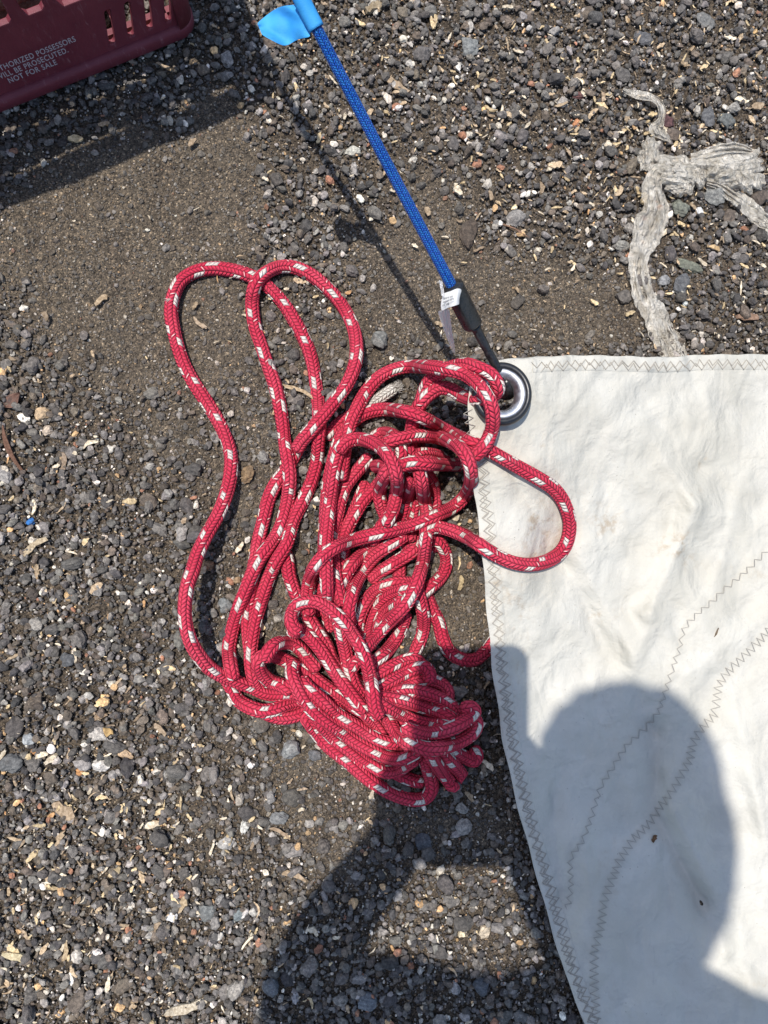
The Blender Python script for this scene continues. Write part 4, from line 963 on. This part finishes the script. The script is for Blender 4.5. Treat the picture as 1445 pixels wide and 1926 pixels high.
# ------------------------------------------------------------------ blue bungee cord
def build_bungee():
    end = c0 + np.array([0, 0, Hc + .004]) + cn_ * .004
    zr = .086
    ks = [(850, 540, .150), (628, 112, .183)]
    a = G(858, 553, .142); b = G(596, 48, .196)
    root = empty('bungee_cord', tuple(G(955, 735, zr)))
    tag(root, 'blue braided bungee cord with black hook, stretched from the crate to the sail ring', 'cord')
    pts = [a]; 
    for t in np.linspace(0, 1, 60)[1:]: pts.append(a * (1 - t) + end * t)
    pts = np.array(pts); px_ = pix(pts)
    # keep the cord on its line in the photo, with the small sag of a loaded cord
    P = pts.copy(); P[:, 2] -= .004 * np.sin(np.linspace(0, PI, len(P)))
    vs = np.linspace(3.45, 2.75, len(P)) * MM
    P2 = np.array([np.interp(np.linspace(0, len(P) - 1, 500), np.arange(len(P)), P[:, c]) for c in range(3)]).T
    v, f, uv = tube(P2, np.interp(np.linspace(0, 1, 500), np.linspace(0, 1, len(vs)), vs), 18, cap=False)
    kid('cord', mesh('cord', v, f, uv=uv), M_bungee, root)
    mk = M('black_plastic', rough=.42, spec=.5, color=(.014, .014, .015)); nn = mk.noise(350, 4, .7); mk.rough(nn.ss(.2, .8) * .2 + .22)
    mk.base(mk.ramp(nn, [(.4, (.011, .011, .012)), (.8, (.035, .034, .034))])); mk.bump(nn, .0002, .5)
    def hook(A, Bp, tipdir, name_s=('ferrule', 'hook')):
        pass
    # ferrule: flattened barrel with grip ribs
    A = G(851, 536, .146); B = G(890, 613, .122)
    d = B - A; L = np.linalg.norm(d); d /= L; sx = np.cross(d, [0, 0, 1.0]); sx /= np.linalg.norm(sx); sz = np.cross(sx, d)
    V, Fs = [], []; NS = 30; K = 24
    for i in range(NS + 1):
        t = i / NS; r = 6.7 * MM * (1 - .03 * t); 
        e = min(t, 1 - t) * L / (1.2 * MM)
        r *= (1 - (1 - min(1, e)) ** 2 * .45)
        for k in range(K):
            th = 2 * PI * k / K; cx, cz = math.cos(th), math.sin(th)
            x = abs(cx) ** .7 * math.copysign(1, cx) * r * .95; z_ = abs(cz) ** .8 * math.copysign(1, cz) * r * .85
            if .2 < t < .92 and abs(cx) > .9 and i % 2: x *= .90
            V.append(A + d * L * t + sx * x + sz * z_)
    for i in range(NS):
        for k in range(K): a_ = i * K + k; b_ = i * K + (k + 1) % K; Fs.append((a_, b_, b_ + K, a_ + K))
    V.append(A); V.append(B); 
    for k in range(K): Fs.append((len(V) - 2, (k + 1) % K, k)); Fs.append((len(V) - 1, NS * K + k, NS * K + (k + 1) % K))
    kid('ferrule', mesh('ferrule', V, Fs), mk.m, root)
    # hook rod and its bent end in the ring
    H_ = [(893, 612, 120), (905, 636, 115), (922, 668, 108), (938, 697, 102), (950, 715, 97), (957, 731, 94), (956, 741, 86), (947, 740, 78), (934, 727, 72), (930, 716, 70)]
    S = catmull(np.array(H_, float), 2.0); Wp = Garr(S[:, :2], S[:, 2] * MM); n_ = len(Wp)
    t = np.linspace(0, 1, n_); rr = np.interp(t, [0, .06, .25, .28, .31, .58, .61, .64, 1], [4.2, 3.1, 3.0, 2.6, 3.1, 3.4, 2.9, 4.2, 4.2]) * MM
    v, f, uv = tube(Wp, rr, 18); kid('hook', mesh('hook', v, f), mk.m, root)
    # far hook over the crate's rim
    e2 = end; dd = (a - end) / np.linalg.norm(a - end)
    Hk = np.array([end + dd * .030, end + dd * .012, end + np.array([0, 0, .006]) , end - dd * .012 + np.array([0, 0, .004]), end - dd * .02 - np.array([0, 0, .006]), end - dd * .02 - np.array([0, 0, .02])])
    Sx = np.array([np.interp(np.linspace(0, 5, 40), np.arange(6), Hk[:, c]) for c in range(3)]).T; Sx[2:-2] = (Sx[:-4] + Sx[1:-3] + Sx[2:-2] + Sx[3:-1] + Sx[4:]) / 5; v, f, uv = tube(Sx, 2.8 * MM, 14); kid('hook', mesh('hook', v, f), mk.m, root)
    v, f, uv = tube(np.array([end + dd * .026, end + dd * .03, end + dd * .045, end + dd * .06, end + dd * .064]), np.array([4, 5.6, 5.8, 5.6, 3.6]) * MM, 20, cap=False); kid('ferrule', mesh('ferrule', v, f), mk.m, root)
    # printed paper label wrapped over the ferrule
    mp = M('label_paper', rough=.6, color=(.78, .77, .74)); nn = mp.noise(200, 3); mp.bump(nn, .0003, .4)
    zt = .152
    quad = [(826, 570), (866, 541), (870, 575), (828, 588)]
    def sheet(name, rows, mat, thick=.15, par=root):
        V = []; k = len(rows[0])
        for r_ in rows:
            for p in r_: V.append(G(*p))
        q_ = [(i * k + j, (i + 1) * k + j, (i + 1) * k + j + 1, i * k + j + 1) for i in range(len(rows) - 1) for j in range(k - 1)]
        o = kid(name, mesh(name, V, q_), mat, par); s_ = o.modifiers.new('t', 'SOLIDIFY'); s_.thickness = thick * MM
        ss_ = o.modifiers.new('s', 'SUBSURF'); ss_.levels = 2; ss_.render_levels = 2
        return o
    sheet('paper_label', [[(833, 551, .146), (842, 549, .150), (853, 545, .157), (862, 541, .158), (871, 544, .152)], [(831, 560, .146), (839, 558, .150), (851, 554, .157), (861, 551, .158), (866, 554, .154)],
          [(828, 574, .144), (837, 570, .149), (851, 566, .156), (861, 564, .156), (864, 567, .152)], [(830, 588, .142), (838, 581, .147), (852, 577, .154), (860, 574, .154), (865, 573, .151)]], mp.m)
    mi = M('ink', rough=.7, color=(.03, .03, .035)).m
    cu = bpy.data.curves.new('t', 'FONT'); cu.body = 'before use.\ninspect cord\ncall mfg.'; cu.size = 1; cu.space_line = .95; cu.offset = .01
    to = bpy.data.objects.new('tmp', cu); COL.objects.link(to); dg = bpy.context.evaluated_depsgraph_get()
    me = bpy.data.meshes.new_from_object(to.evaluated_get(dg)); bpy.data.objects.remove(to)
    co = np.array([v.co[:] for v in me.vertices]); co[:, 0] /= co[:, 0].max(); y0, y1 = co[:, 1].min(), co[:, 1].max(); ty = (y1 - co[:, 1]) / (y1 - y0)
    # bilinear placement on the label face
    pa, pb, pc, pd = np.array([834, 560, .1535]), np.array([855, 553, .1590]), np.array([853, 571, .1580]), np.array([832, 578, .1515])
    Wv = [G(*((pa * (1 - s) + pb * s) * (1 - t_) + (pd * (1 - s) + pc * s) * t_)) for s, t_ in zip(co[:, 0], ty)]
    me.vertices.foreach_set('co', np.array(Wv, np.float32).ravel()); me.update(); me.materials.clear(); kid('lettering', me, mi, root)
    # clear plastic tag hanging below the label
    mt = M('clear_film', rough=.15, spec=.8, color=(.8, .8, .8)); mt.b.inputs['Alpha'].default_value = .42
    rows = []
    for i in range(14):
        t = i / 13; x = 827 + 28 * t ** 1.2; y = 585 + 82 * t; w = 20 * (1 - t) ** .7 + 2
        rows.append([(x + w * (j / 6 - .15), y - 4 * j / 6 * (1 - t), .138 - .05 * t + .0022 * math.sin(j * 2.4 + t * 3)) for j in range(7)])
    fo = sheet('plastic_tag', rows, mt.m, .1); fo['label'] = 'crumpled clear plastic tag'
    rows = []
    for i in range(8):
        t = i / 7; rows.append([(826 + 7 * j / 4 + 4 * t, 526 + 30 * t + j, .150 + .002 * math.sin(j * 2.2 + i)) for j in range(5)])
    fo = sheet('plastic_tag', rows, mt.m, .1); fo['label'] = 'upper end of the clear plastic tag beside the cord'
    # painter's tape wrapped round the cord with a free flag
    mtp = M('blue_tape', rough=.65, spec=.3); n1 = mtp.noise(700, 3, .6, vec=mtp.mapv(mtp.geo(), (1, 4, 1))); n2 = mtp.noise(60, 3)
    mtp.base(mtp.mix(n2.ss(.3, .7), (.03, .27, .62), (.06, .36, .74))); mtp.bump(n1 * .4 + n2, .0008, .6)
    A = G(571, -12, .207); B = G(597, 49, .1955); A2 = pts[np.argmin(np.abs(px_[:, 1] + 8))]
    i0 = np.argmin(np.abs(px_[:, 1] - 46)); ii = range(max(i0 - 0, 0), min(i0 + 30, len(P)))
    t0 = np.interp(44, px_[::-1, 1], np.linspace(1, 0, len(P))); t1 = np.interp(-22, px_[::-1, 1], np.linspace(1, 0, len(P)))
    ts = np.linspace(t0, t1, 14); cc = np.array([[np.interp(q_, np.linspace(0, 1, len(P)), P[:, c]) for c in range(3)] for q_ in ts])
    v, f, uv = tube(cc, 3.9 * MM, 20, cap=False)
    tp = kid('tape', mesh('tape', v, f), mtp.m, root); tp['label'] = "blue painter's tape wrapped round the cord"
    sd = tp.modifiers.new('t', 'SOLIDIFY'); sd.thickness = .5 * MM; sd.offset = 1
    rows = []
    top = [(562, 5), (548, 9), (530, 10), (515, 17), (500, 30), (485, 43)]; bot = [(586, 70), (572, 72), (556, 77), (538, 90), (515, 78), (490, 65)]
    for i, (a_, b_) in enumerate(zip(top, bot)):
        r_ = []
        for j in range(7):
            t = j / 6; zf = .200 - .0014 * i + .0045 * math.sin(i * 1.1 + t * 2.4) + .0045 * abs(math.sin(t * 4 + i * .9)) - .005 * abs(math.sin(i * 1.3 - t * 2))
            r_.append((a_[0] * (1 - t) + b_[0] * t + 2 * math.sin(3 * t + i), a_[1] * (1 - t) + b_[1] * t, zf))
        rows.append(r_)
    fl = sheet('tape_flag', rows, mtp.m, .3, root); fl['label'] = "free end of blue painter's tape sticking out like a flag"
build_bungee()

# ------------------------------------------------------------------ plastic film on the gravel
def film_mat():
    m = M('plastic_film', rough=.22, spec=.9)
    n1 = m.noise(90, 4, .6); n2 = m.noise(450, 4, .7, dist=1); n3 = m.noise(45, 3)
    m.base(m.mix(n1.ss(.3, .7), (.72, .65, .53), (.88, .82, .71)))
    ln = m.noise(160, 5, .7, vec=m.mapv(m.geo(), (1, .22, 1), (0, 0, .15)), dist=1.2); l2 = m.noise(170, 5, .7, vec=m.mapv(m.geo(), (.25, 1, 1)), dist=1.2)
    ck = m.x(m.vor(210, 'DISTANCE_TO_EDGE', vec=m.mapv(m.geo(), (1, .5, 1), (0, 0, .3)))).ss(0, .3); ck2 = (m.noise(140, 3, .6, dist=1.5) - .5).ab()
    m.bump(n2 * .12 + ln * .35 + ck * .5 + ck2 * 3.0 + n1 * .6, .0026, 1.0)
    al = n3.ss(.3, .7) * .22 + ck * .12 + .50; m.l(al, m.b.inputs['Alpha'])
    return m.m
M_film = film_mat()
def ribbon(P, seed, name, parent=None, pleats=7, amp=3.0, step=2.5, nw=26):
    """P: (px, py, width px, z mm) along the middle"""
    S = catmull(np.array(P, float), step); r = np.random.default_rng(seed)
    T = np.gradient(S[:, :2], axis=0); T /= np.maximum(np.linalg.norm(T, axis=1), 1e-6)[:, None]
    k = np.ones(9) / 9; T = np.stack([np.convolve(np.pad(T[:, c], 4, mode='edge'), k, 'valid') for c in (0, 1)], 1)
    Nn = np.stack([-T[:, 1], T[:, 0]], 1); n = len(S); w = np.linspace(-1, 1, nw)
    ph = r.uniform(0, 6, 8); fr = r.uniform(.6, 1.3, 8)
    s = np.arange(n) * step
    edge = 1 + .10 * np.sin(s * .09 + ph[0])[:, None] * np.sign(w)[None] + .05 * np.sin(s * .31 + ph[1])[:, None]
    off = S[:, 2][:, None] / 2 * w[None] * edge
    px_ = S[:, 0][:, None] + Nn[:, 0][:, None] * off; py_ = S[:, 1][:, None] + Nn[:, 1][:, None] * off
    z = 0
    for i in range(6): z = z + np.sin(w[None] * pleats * fr[i] + ph[i] + s[:, None] * r.uniform(-.03, .03)) / (i + 1.5)
    z = amp * z * (.6 + .4 * np.sin(s * .05 + ph[6]))[:, None] + amp * .5 * np.sin(s * .13 + ph[7])[:, None] * np.cos(w[None] * 3) + r.normal(0, .12, (n, nw))
    z = S[:, 3][:, None] + z
    z = np.maximum(z, 2.2)
    V = Garr(np.stack([px_.ravel(), py_.ravel()], 1), z.ravel() * MM)
    idx = np.arange(n * nw).reshape(n, nw); q = np.stack([idx[:-1, :-1], idx[:-1, 1:], idx[1:, 1:], idx[1:, :-1]], -1).reshape(-1, 4)
    me = mesh(name, V, q)
    o = kid(name, me, M_film, parent) if parent is not None else link(name, me, M_film)
    return o
def crumple(cx, cy, rx, ry, ang, z0, dome, seed, name, parent, pleat=(1, 0), nr=46, na=110):
    """a crumpled bag of film: closed-top irregular patch with sharp random folds"""
    r = np.random.default_rng(seed); t = np.linspace(0, 1, nr)[:, None]; a = np.linspace(0, 2 * PI, na)[None]
    edge = 1 + sum(r.uniform(.02, .10) * np.sin(a * k + r.uniform(0, 6)) for k in (2, 3, 5, 7, 11))
    x = t * edge * np.cos(a); y = t * edge * np.sin(a); z = dome * (1 - (t + 0 * a) ** 2.2) ** .8
    for i in range(26):
        th = r.normal(0, .55) + math.atan2(pleat[0], -pleat[1]); f = r.uniform(2, 13); q_ = x * math.cos(th) + y * math.sin(th); w_ = -x * math.sin(th) + y * math.cos(th)
        z = z + r.uniform(.4, 2.2) / f ** .62 * (.5 - np.abs(np.sin(q_ * f + r.uniform(0, 6) + .7 * np.sin(w_ * 3 + i))))
    z = np.maximum(z0 + z, 2.5); c, s_ = math.cos(ang), math.sin(ang)
    X_ = cx + rx * x * c - ry * y * s_; Y_ = cy + rx * x * s_ + ry * y * c
    V = Garr(np.stack([X_.ravel(), Y_.ravel()], 1), z.ravel() * MM); idx = np.arange(nr * na).reshape(nr, na)
    q = np.stack([idx[:-1, :-1], idx[:-1, 1:], idx[1:, 1:], idx[1:, :-1]], -1).reshape(-1, 4)
    return kid(name, mesh(name, V, q), M_film, parent)
pr = ribbon([(1282,700,50,4),(1262,655,50,4),(1240,610,48,5),(1217,565,44,5),(1202,520,38,5),(1203,485,38,5),(1212,450,52,6),(1226,420,62,7),(1232,390,48,8),(1228,360,40,9),(1230,335,32,11),(1240,318,28,12)], 1, 'plastic_strip', pleats=11, amp=1.9, nw=40)
tag(pr, 'crumpled dusty clear plastic strip twisted into a knot on the gravel, tucked under the sail', 'plastic film')
crumple(1221, 290, 21, 31, .15, 6, 5, 21, 'torn_end', pr, (.4, 1))
crumple(1272, 322, 46, 33, .1, 9, 8, 22, 'knot', pr, (1, .3))
crumple(1276, 348, 30, 20, .3, 8, 5, 25, 'knot', pr, (1, -.4))
crumple(1312, 330, 22, 24, .3, 8, 6, 26, 'knot', pr, (.6, 1))
crumple(1380, 312, 58, 32, -.12, 9, 10, 23, 'loose_loop', pr, (1, -.15))
crumple(1402, 335, 36, 26, .5, 9, 8, 24, 'loose_loop', pr, (.5, 1))
ribbon([(1300,300,22,12),(1325,298,30,14),(1352,290,40,15),(1385,286,34,14),(1415,288,20,10)], 6, 'loose_loop', pr, 12, 2.4)
ribbon([(1330,342,14,8),(1352,348,20,8),(1378,366,26,7),(1405,388,32,6),(1435,410,34,6),(1480,440,36,5),(1540,470,30,5)], 7, 'tail', pr, 9, 1.8)
sc_ = ribbon([(1172,168,6,5),(1190,176,14,6),(1206,180,18,7),(1222,182,15,8),(1238,190,14,8),(1245,206,14,8),(1242,228,15,8),(1234,240,34,7),(1246,252,20,6),(1262,266,6,5)], 8, 'plastic_scrap', None, 6, 1.6)
tag(sc_, 'thin curved shred of clear plastic above the knotted plastic strip', 'plastic film')

# ------------------------------------------------------------------ small things on the cloth
def on_cloth(px, py, L, Wd, ang, col, label, seed):
    V, Fc, p = chip_arrays(px, py, L, Wd, ang, None, z=0, bend=.05, seed=seed)
    z = float(sail_h(px, py)) + Wd * .3 * PXM + .3 * MM; p = G(px, py, z)
    o = link('wood_chip', mesh('bit', V, Fc, smooth=False, col=np.array(col)), M_wood); o.location = p
    tag(o, label, 'wood chip', 'larger bits of wood lying on the gravel')
on_cloth(1348, 1190, 18, 3, 62, (.16, .12, .08), 'small brown splinter lying on the sail beside the upper zigzag seam', 81)
on_cloth(1231, 1577, 14, 7, 65, (.15, .08, .04), 'small dark brown seed husk on the shaded part of the sail', 82)

# ------------------------------------------------------------------ the photographer (stands behind the lens; only the shadow is in the picture)
def build_person():
    Rt = R
    def cf(x, y, z): return CP + Rt @ np.array([x, y, z]) * MM       # phone frame, mm
    mph = M('phone_case', rough=.4, color=(.02, .02, .022)).m; mgl = M('phone_glass', rough=.08, color=(.01, .01, .012)).m
    V, Fs = [], []
    def slab(x0, y0, x1, y1, z0, z1, r):
        pts = []
        for cx, cy, s in ((x1 - r, y1 - r, 0), (x0 + r, y1 - r, 1), (x0 + r, y0 + r, 2), (x1 - r, y0 + r, 3)):
            for i in range(7): t = PI / 2 * (s + i / 6); pts.append((cx + r * math.cos(t), cy + r * math.sin(t)))
        V = [cf(x, y, z0) for x, y in pts] + [cf(x, y, z1) for x, y in pts]; k = len(pts)
        return V, [tuple(range(k))[::-1], tuple(range(k, 2 * k))] + [(i, (i + 1) % k, (i + 1) % k + k, i + k) for i in range(k)]
    ph = empty('phone', tuple(cf(-20, -60, 6))); tag(ph, 'dark phone held flat over the rope in both hands', 'phone')
    V, Fs = slab(-62, -146, 20, 22, 2.5, 11, 12); kid('phone_case', mesh('case', V, Fs, smooth=False), mph, ph)
    V, Fs = slab(-59, -143, 17, 19, 11.1, 11.5, 10); kid('screen', mesh('screen', V, Fs, smooth=False), mgl, ph)
    root = empty('person', (0, 0, 0)); tag(root, 'person in a dark shirt bending forward and holding a phone over the rope', 'person')
    skin = M('skin', rough=.55, color=(.50, .30, .21)).m; shirt = M('shirt', rough=.9, color=(.04, .05, .08)).m; jeans = M('jeans', rough=.9, color=(.03, .05, .10)).m; hair = M('hair', rough=.7, color=(.04, .025, .015)).m
    shoe = M('shoe', rough=.7, color=(.08, .07, .06)).m
    def skinned(name, nodes, edges, mat, parent=root, lv=2):
        me = bpy.data.meshes.new(name); me.from_pydata([tuple(map(float, p)) for p, r in nodes], edges, [])
        o = link(name, me, mat, parent); sk = o.modifiers.new('skin', 'SKIN'); sk.use_smooth_shade = True
        for i, (p, r) in enumerate(nodes):
            rr = r if isinstance(r, tuple) else (r, r); me.skin_vertices[0].data[i].radius = rr
        me.skin_vertices[0].data[0].use_root = True
        s = o.modifiers.new('sub', 'SUBSURF'); s.levels = lv; s.render_levels = lv
        return o
    J = dict(pel=(SH(1150, 2760, .93), .135), wa=(SH(1150, 2560, 1.0), .12), ch=(SH(1145, 2250, 1.10), .125), up=(SH(1145, 2040, 1.13), .11), nk=(SH(1150, 1890, 1.14), .055), hd0=(SH(1170, 1760, 1.17), .05),
             ls=(SH(830, 1970, 1.10), .055), le=(SH(560, 1890, .82), .040), lf=(SH(640, 1720, .72), .030), lw=(SH(755, 1580, .625), .024),
             rs=(SH(1440, 2020, 1.10), .055), re=(SH(1150, 1860, .82), .040), rf=(SH(1070, 1730, .72), .034), rw=(SH(1000, 1610, .625), .025),
             lh=(SH(1040, 2850, .88), .09), lk=(SH(980, 3150, .48), .06), la=(SH(1000, 2900, .10), .042), lt=(SH(1000, 2600, .035), .032),
             rh=(SH(1260, 2850, .88), .09), rk=(SH(1330, 3150, .48), .06), ra=(SH(1320, 2900, .10), .042), rt=(SH(1330, 2600, .035), .032))
    E_ = 'pel-wa wa-ch ch-up up-nk nk-hd0 up-ls ls-le le-lf lf-lw up-rs rs-re re-rf rf-rw pel-lh lh-lk lk-la la-lt pel-rh rh-rk rk-ra ra-rt'.split()
    slim = dict(pel=.55, wa=.55, ch=.55, up=.6, ls=.7, rs=.7, lh=.65, rh=.65, lk=.8, rk=.8)
    names = list(J); nodes = [(J[k][0], J[k][1] * slim.get(k, 1)) for k in names]; edges = [(names.index(a), names.index(b)) for a, b in (e.split('-') for e in E_)]
    def add(p, r, to): nodes.append((p, r)); edges.append((to, len(nodes) - 1)); return len(nodes) - 1
    # hands: palms beside the phone's lower half, fingers round its back, thumbs on the edge of the screen
    for side, wr, x0, sg in (('l', 'lw', -62, -1), ('r', 'rw', 20, 1)):
        pm = add(cf(x0 + sg * 20, -118, 10), (.019, .013), names.index(wr)); pk = add(cf(x0 + sg * 17, -88, 6), (.019, .012), pm)
        for i, (yy, ln) in enumerate(((-62, 1.0), (-82, 1.1), (-102, 1.02), (-120, .82))):
            a = add(cf(x0 + sg * 11, yy, -2), .0092, pk if i < 2 else pm); b = add(cf(x0 - sg * 6 * ln, yy - 1, -9), .0082, a); c = add(cf(x0 - sg * 24 * ln, yy - 3, -7), .007, b)
        a = add(cf(x0 + sg * 12, -84, 22), .0115, pm); b = add(cf(x0 + sg * 1, -60, 22), .0095, a); c = add(cf(x0 - sg * 8, -42, 19), .0082, b)
    skinned('body', nodes, edges, skin)
    # head
    hc = SH(1184, 1566, 1.26); fwd = cf(0, 0, 0) - hc; fwd /= np.linalg.norm(fwd)         # looks at the phone
    neck = J['hd0'][0]; upv = hc - neck; upv -= fwd * (upv @ fwd); upv /= np.linalg.norm(upv); rt = np.cross(fwd, upv)
    v0, f0 = ICO[4]; v = v0.copy()
    x, y, z = v[:, 0].copy(), v[:, 1].copy(), v[:, 2].copy()     # x right, y forward, z up
    w = 1 - .20 * np.clip(-z, 0, 1) ** 1.3
    P = np.stack([x * .070 * w, y * .092 + .004, z * .112], 1)
    P[:, 1] += .020 * np.exp(-(x / .16) ** 2 - ((z + .12) / .16) ** 2) * (y > 0)          # nose
    P[:, 1] -= .008 * np.exp(-((np.abs(x) - .36) / .17) ** 2 - ((z - .06) / .13) ** 2) * (y > 0)  # eye sockets
    P[:, 1] += .006 * np.exp(-(x / .28) ** 2 - ((z + .46) / .09) ** 2) * (y > 0)          # lips
    P[:, 1] += .008 * np.exp(-(x / .3) ** 2 - ((z + .78) / .16) ** 2) * (y > 0)           # chin
    hw = lambda P_: hc + P_[:, :1] * rt + P_[:, 1:2] * fwd + P_[:, 2:3] * upv
    kid('head', mesh('head', hw(P), f0), skin, root)
    eye = M('eye', rough=.2, color=(.6, .6, .6)).m; lip = M('lips', rough=.5, color=(.35, .12, .10)).m
    for s in (-1, 1):
        Q = ICO[2][0] * .0115 + np.array([s * .030, .077, .008]); kid('eye', mesh('eye', hw(Q), ICO[2][1]), eye, root)
        Q = ICO[3][0] * np.array([.009, .018, .030]) + np.array([s * .073, .0, -.005]); kid('ear', mesh('ear', hw(Q), ICO[3][1]), skin, root)
    Q = ICO[2][0] * np.array([.024, .005, .007]) + np.array([0, .090, -.052]); kid('mouth', mesh('mouth', hw(Q), ICO[2][1]), lip, root)
    Q = np.sign(v0) * np.abs(v0) ** .8; k = (Q[:, 1] < .45 - .5 * (1 - Q[:, 2])) | (Q[:, 2] > .62); Q = Q * np.array([.076, .098, .114]) * (1 + .02 * np.sin(Q @ np.array([22, 9, 15])))[:, None]
    Q[~k] *= .86; Q[:, 1] += .000
    kid('hair', mesh('hair', hw(Q), f0), hair, root)
    # clothing
    def sub(keys, es, grow): 
        nn = [(J[k][0], (J[k][1] if not isinstance(J[k][1], tuple) else J[k][1][0]) + grow) for k in keys]; return nn, [(keys.index(a), keys.index(b)) for a, b in (e.split('-') for e in es)]
    nn, ee = sub(['ch', 'wa', 'pel', 'up', 'ls', 'le', 'rs', 're'], ['ch-wa', 'wa-pel', 'ch-up', 'up-ls', 'ls-le', 'up-rs', 'rs-re'], .010); skinned('shirt', nn, ee, shirt)
    nn, ee = sub(['pel', 'lh', 'lk', 'la', 'rh', 'rk', 'ra'], ['pel-lh', 'lh-lk', 'lk-la', 'pel-rh', 'rh-rk', 'rk-ra'], .014); skinned('trousers', nn, ee, jeans)
    for a, t in (('la', 'lt'), ('ra', 'rt')):
        nn, ee = sub([a, t], [a + '-' + t], .012); skinned('shoe', nn, ee, shoe)
build_person()
bpy.context.view_layer.update()
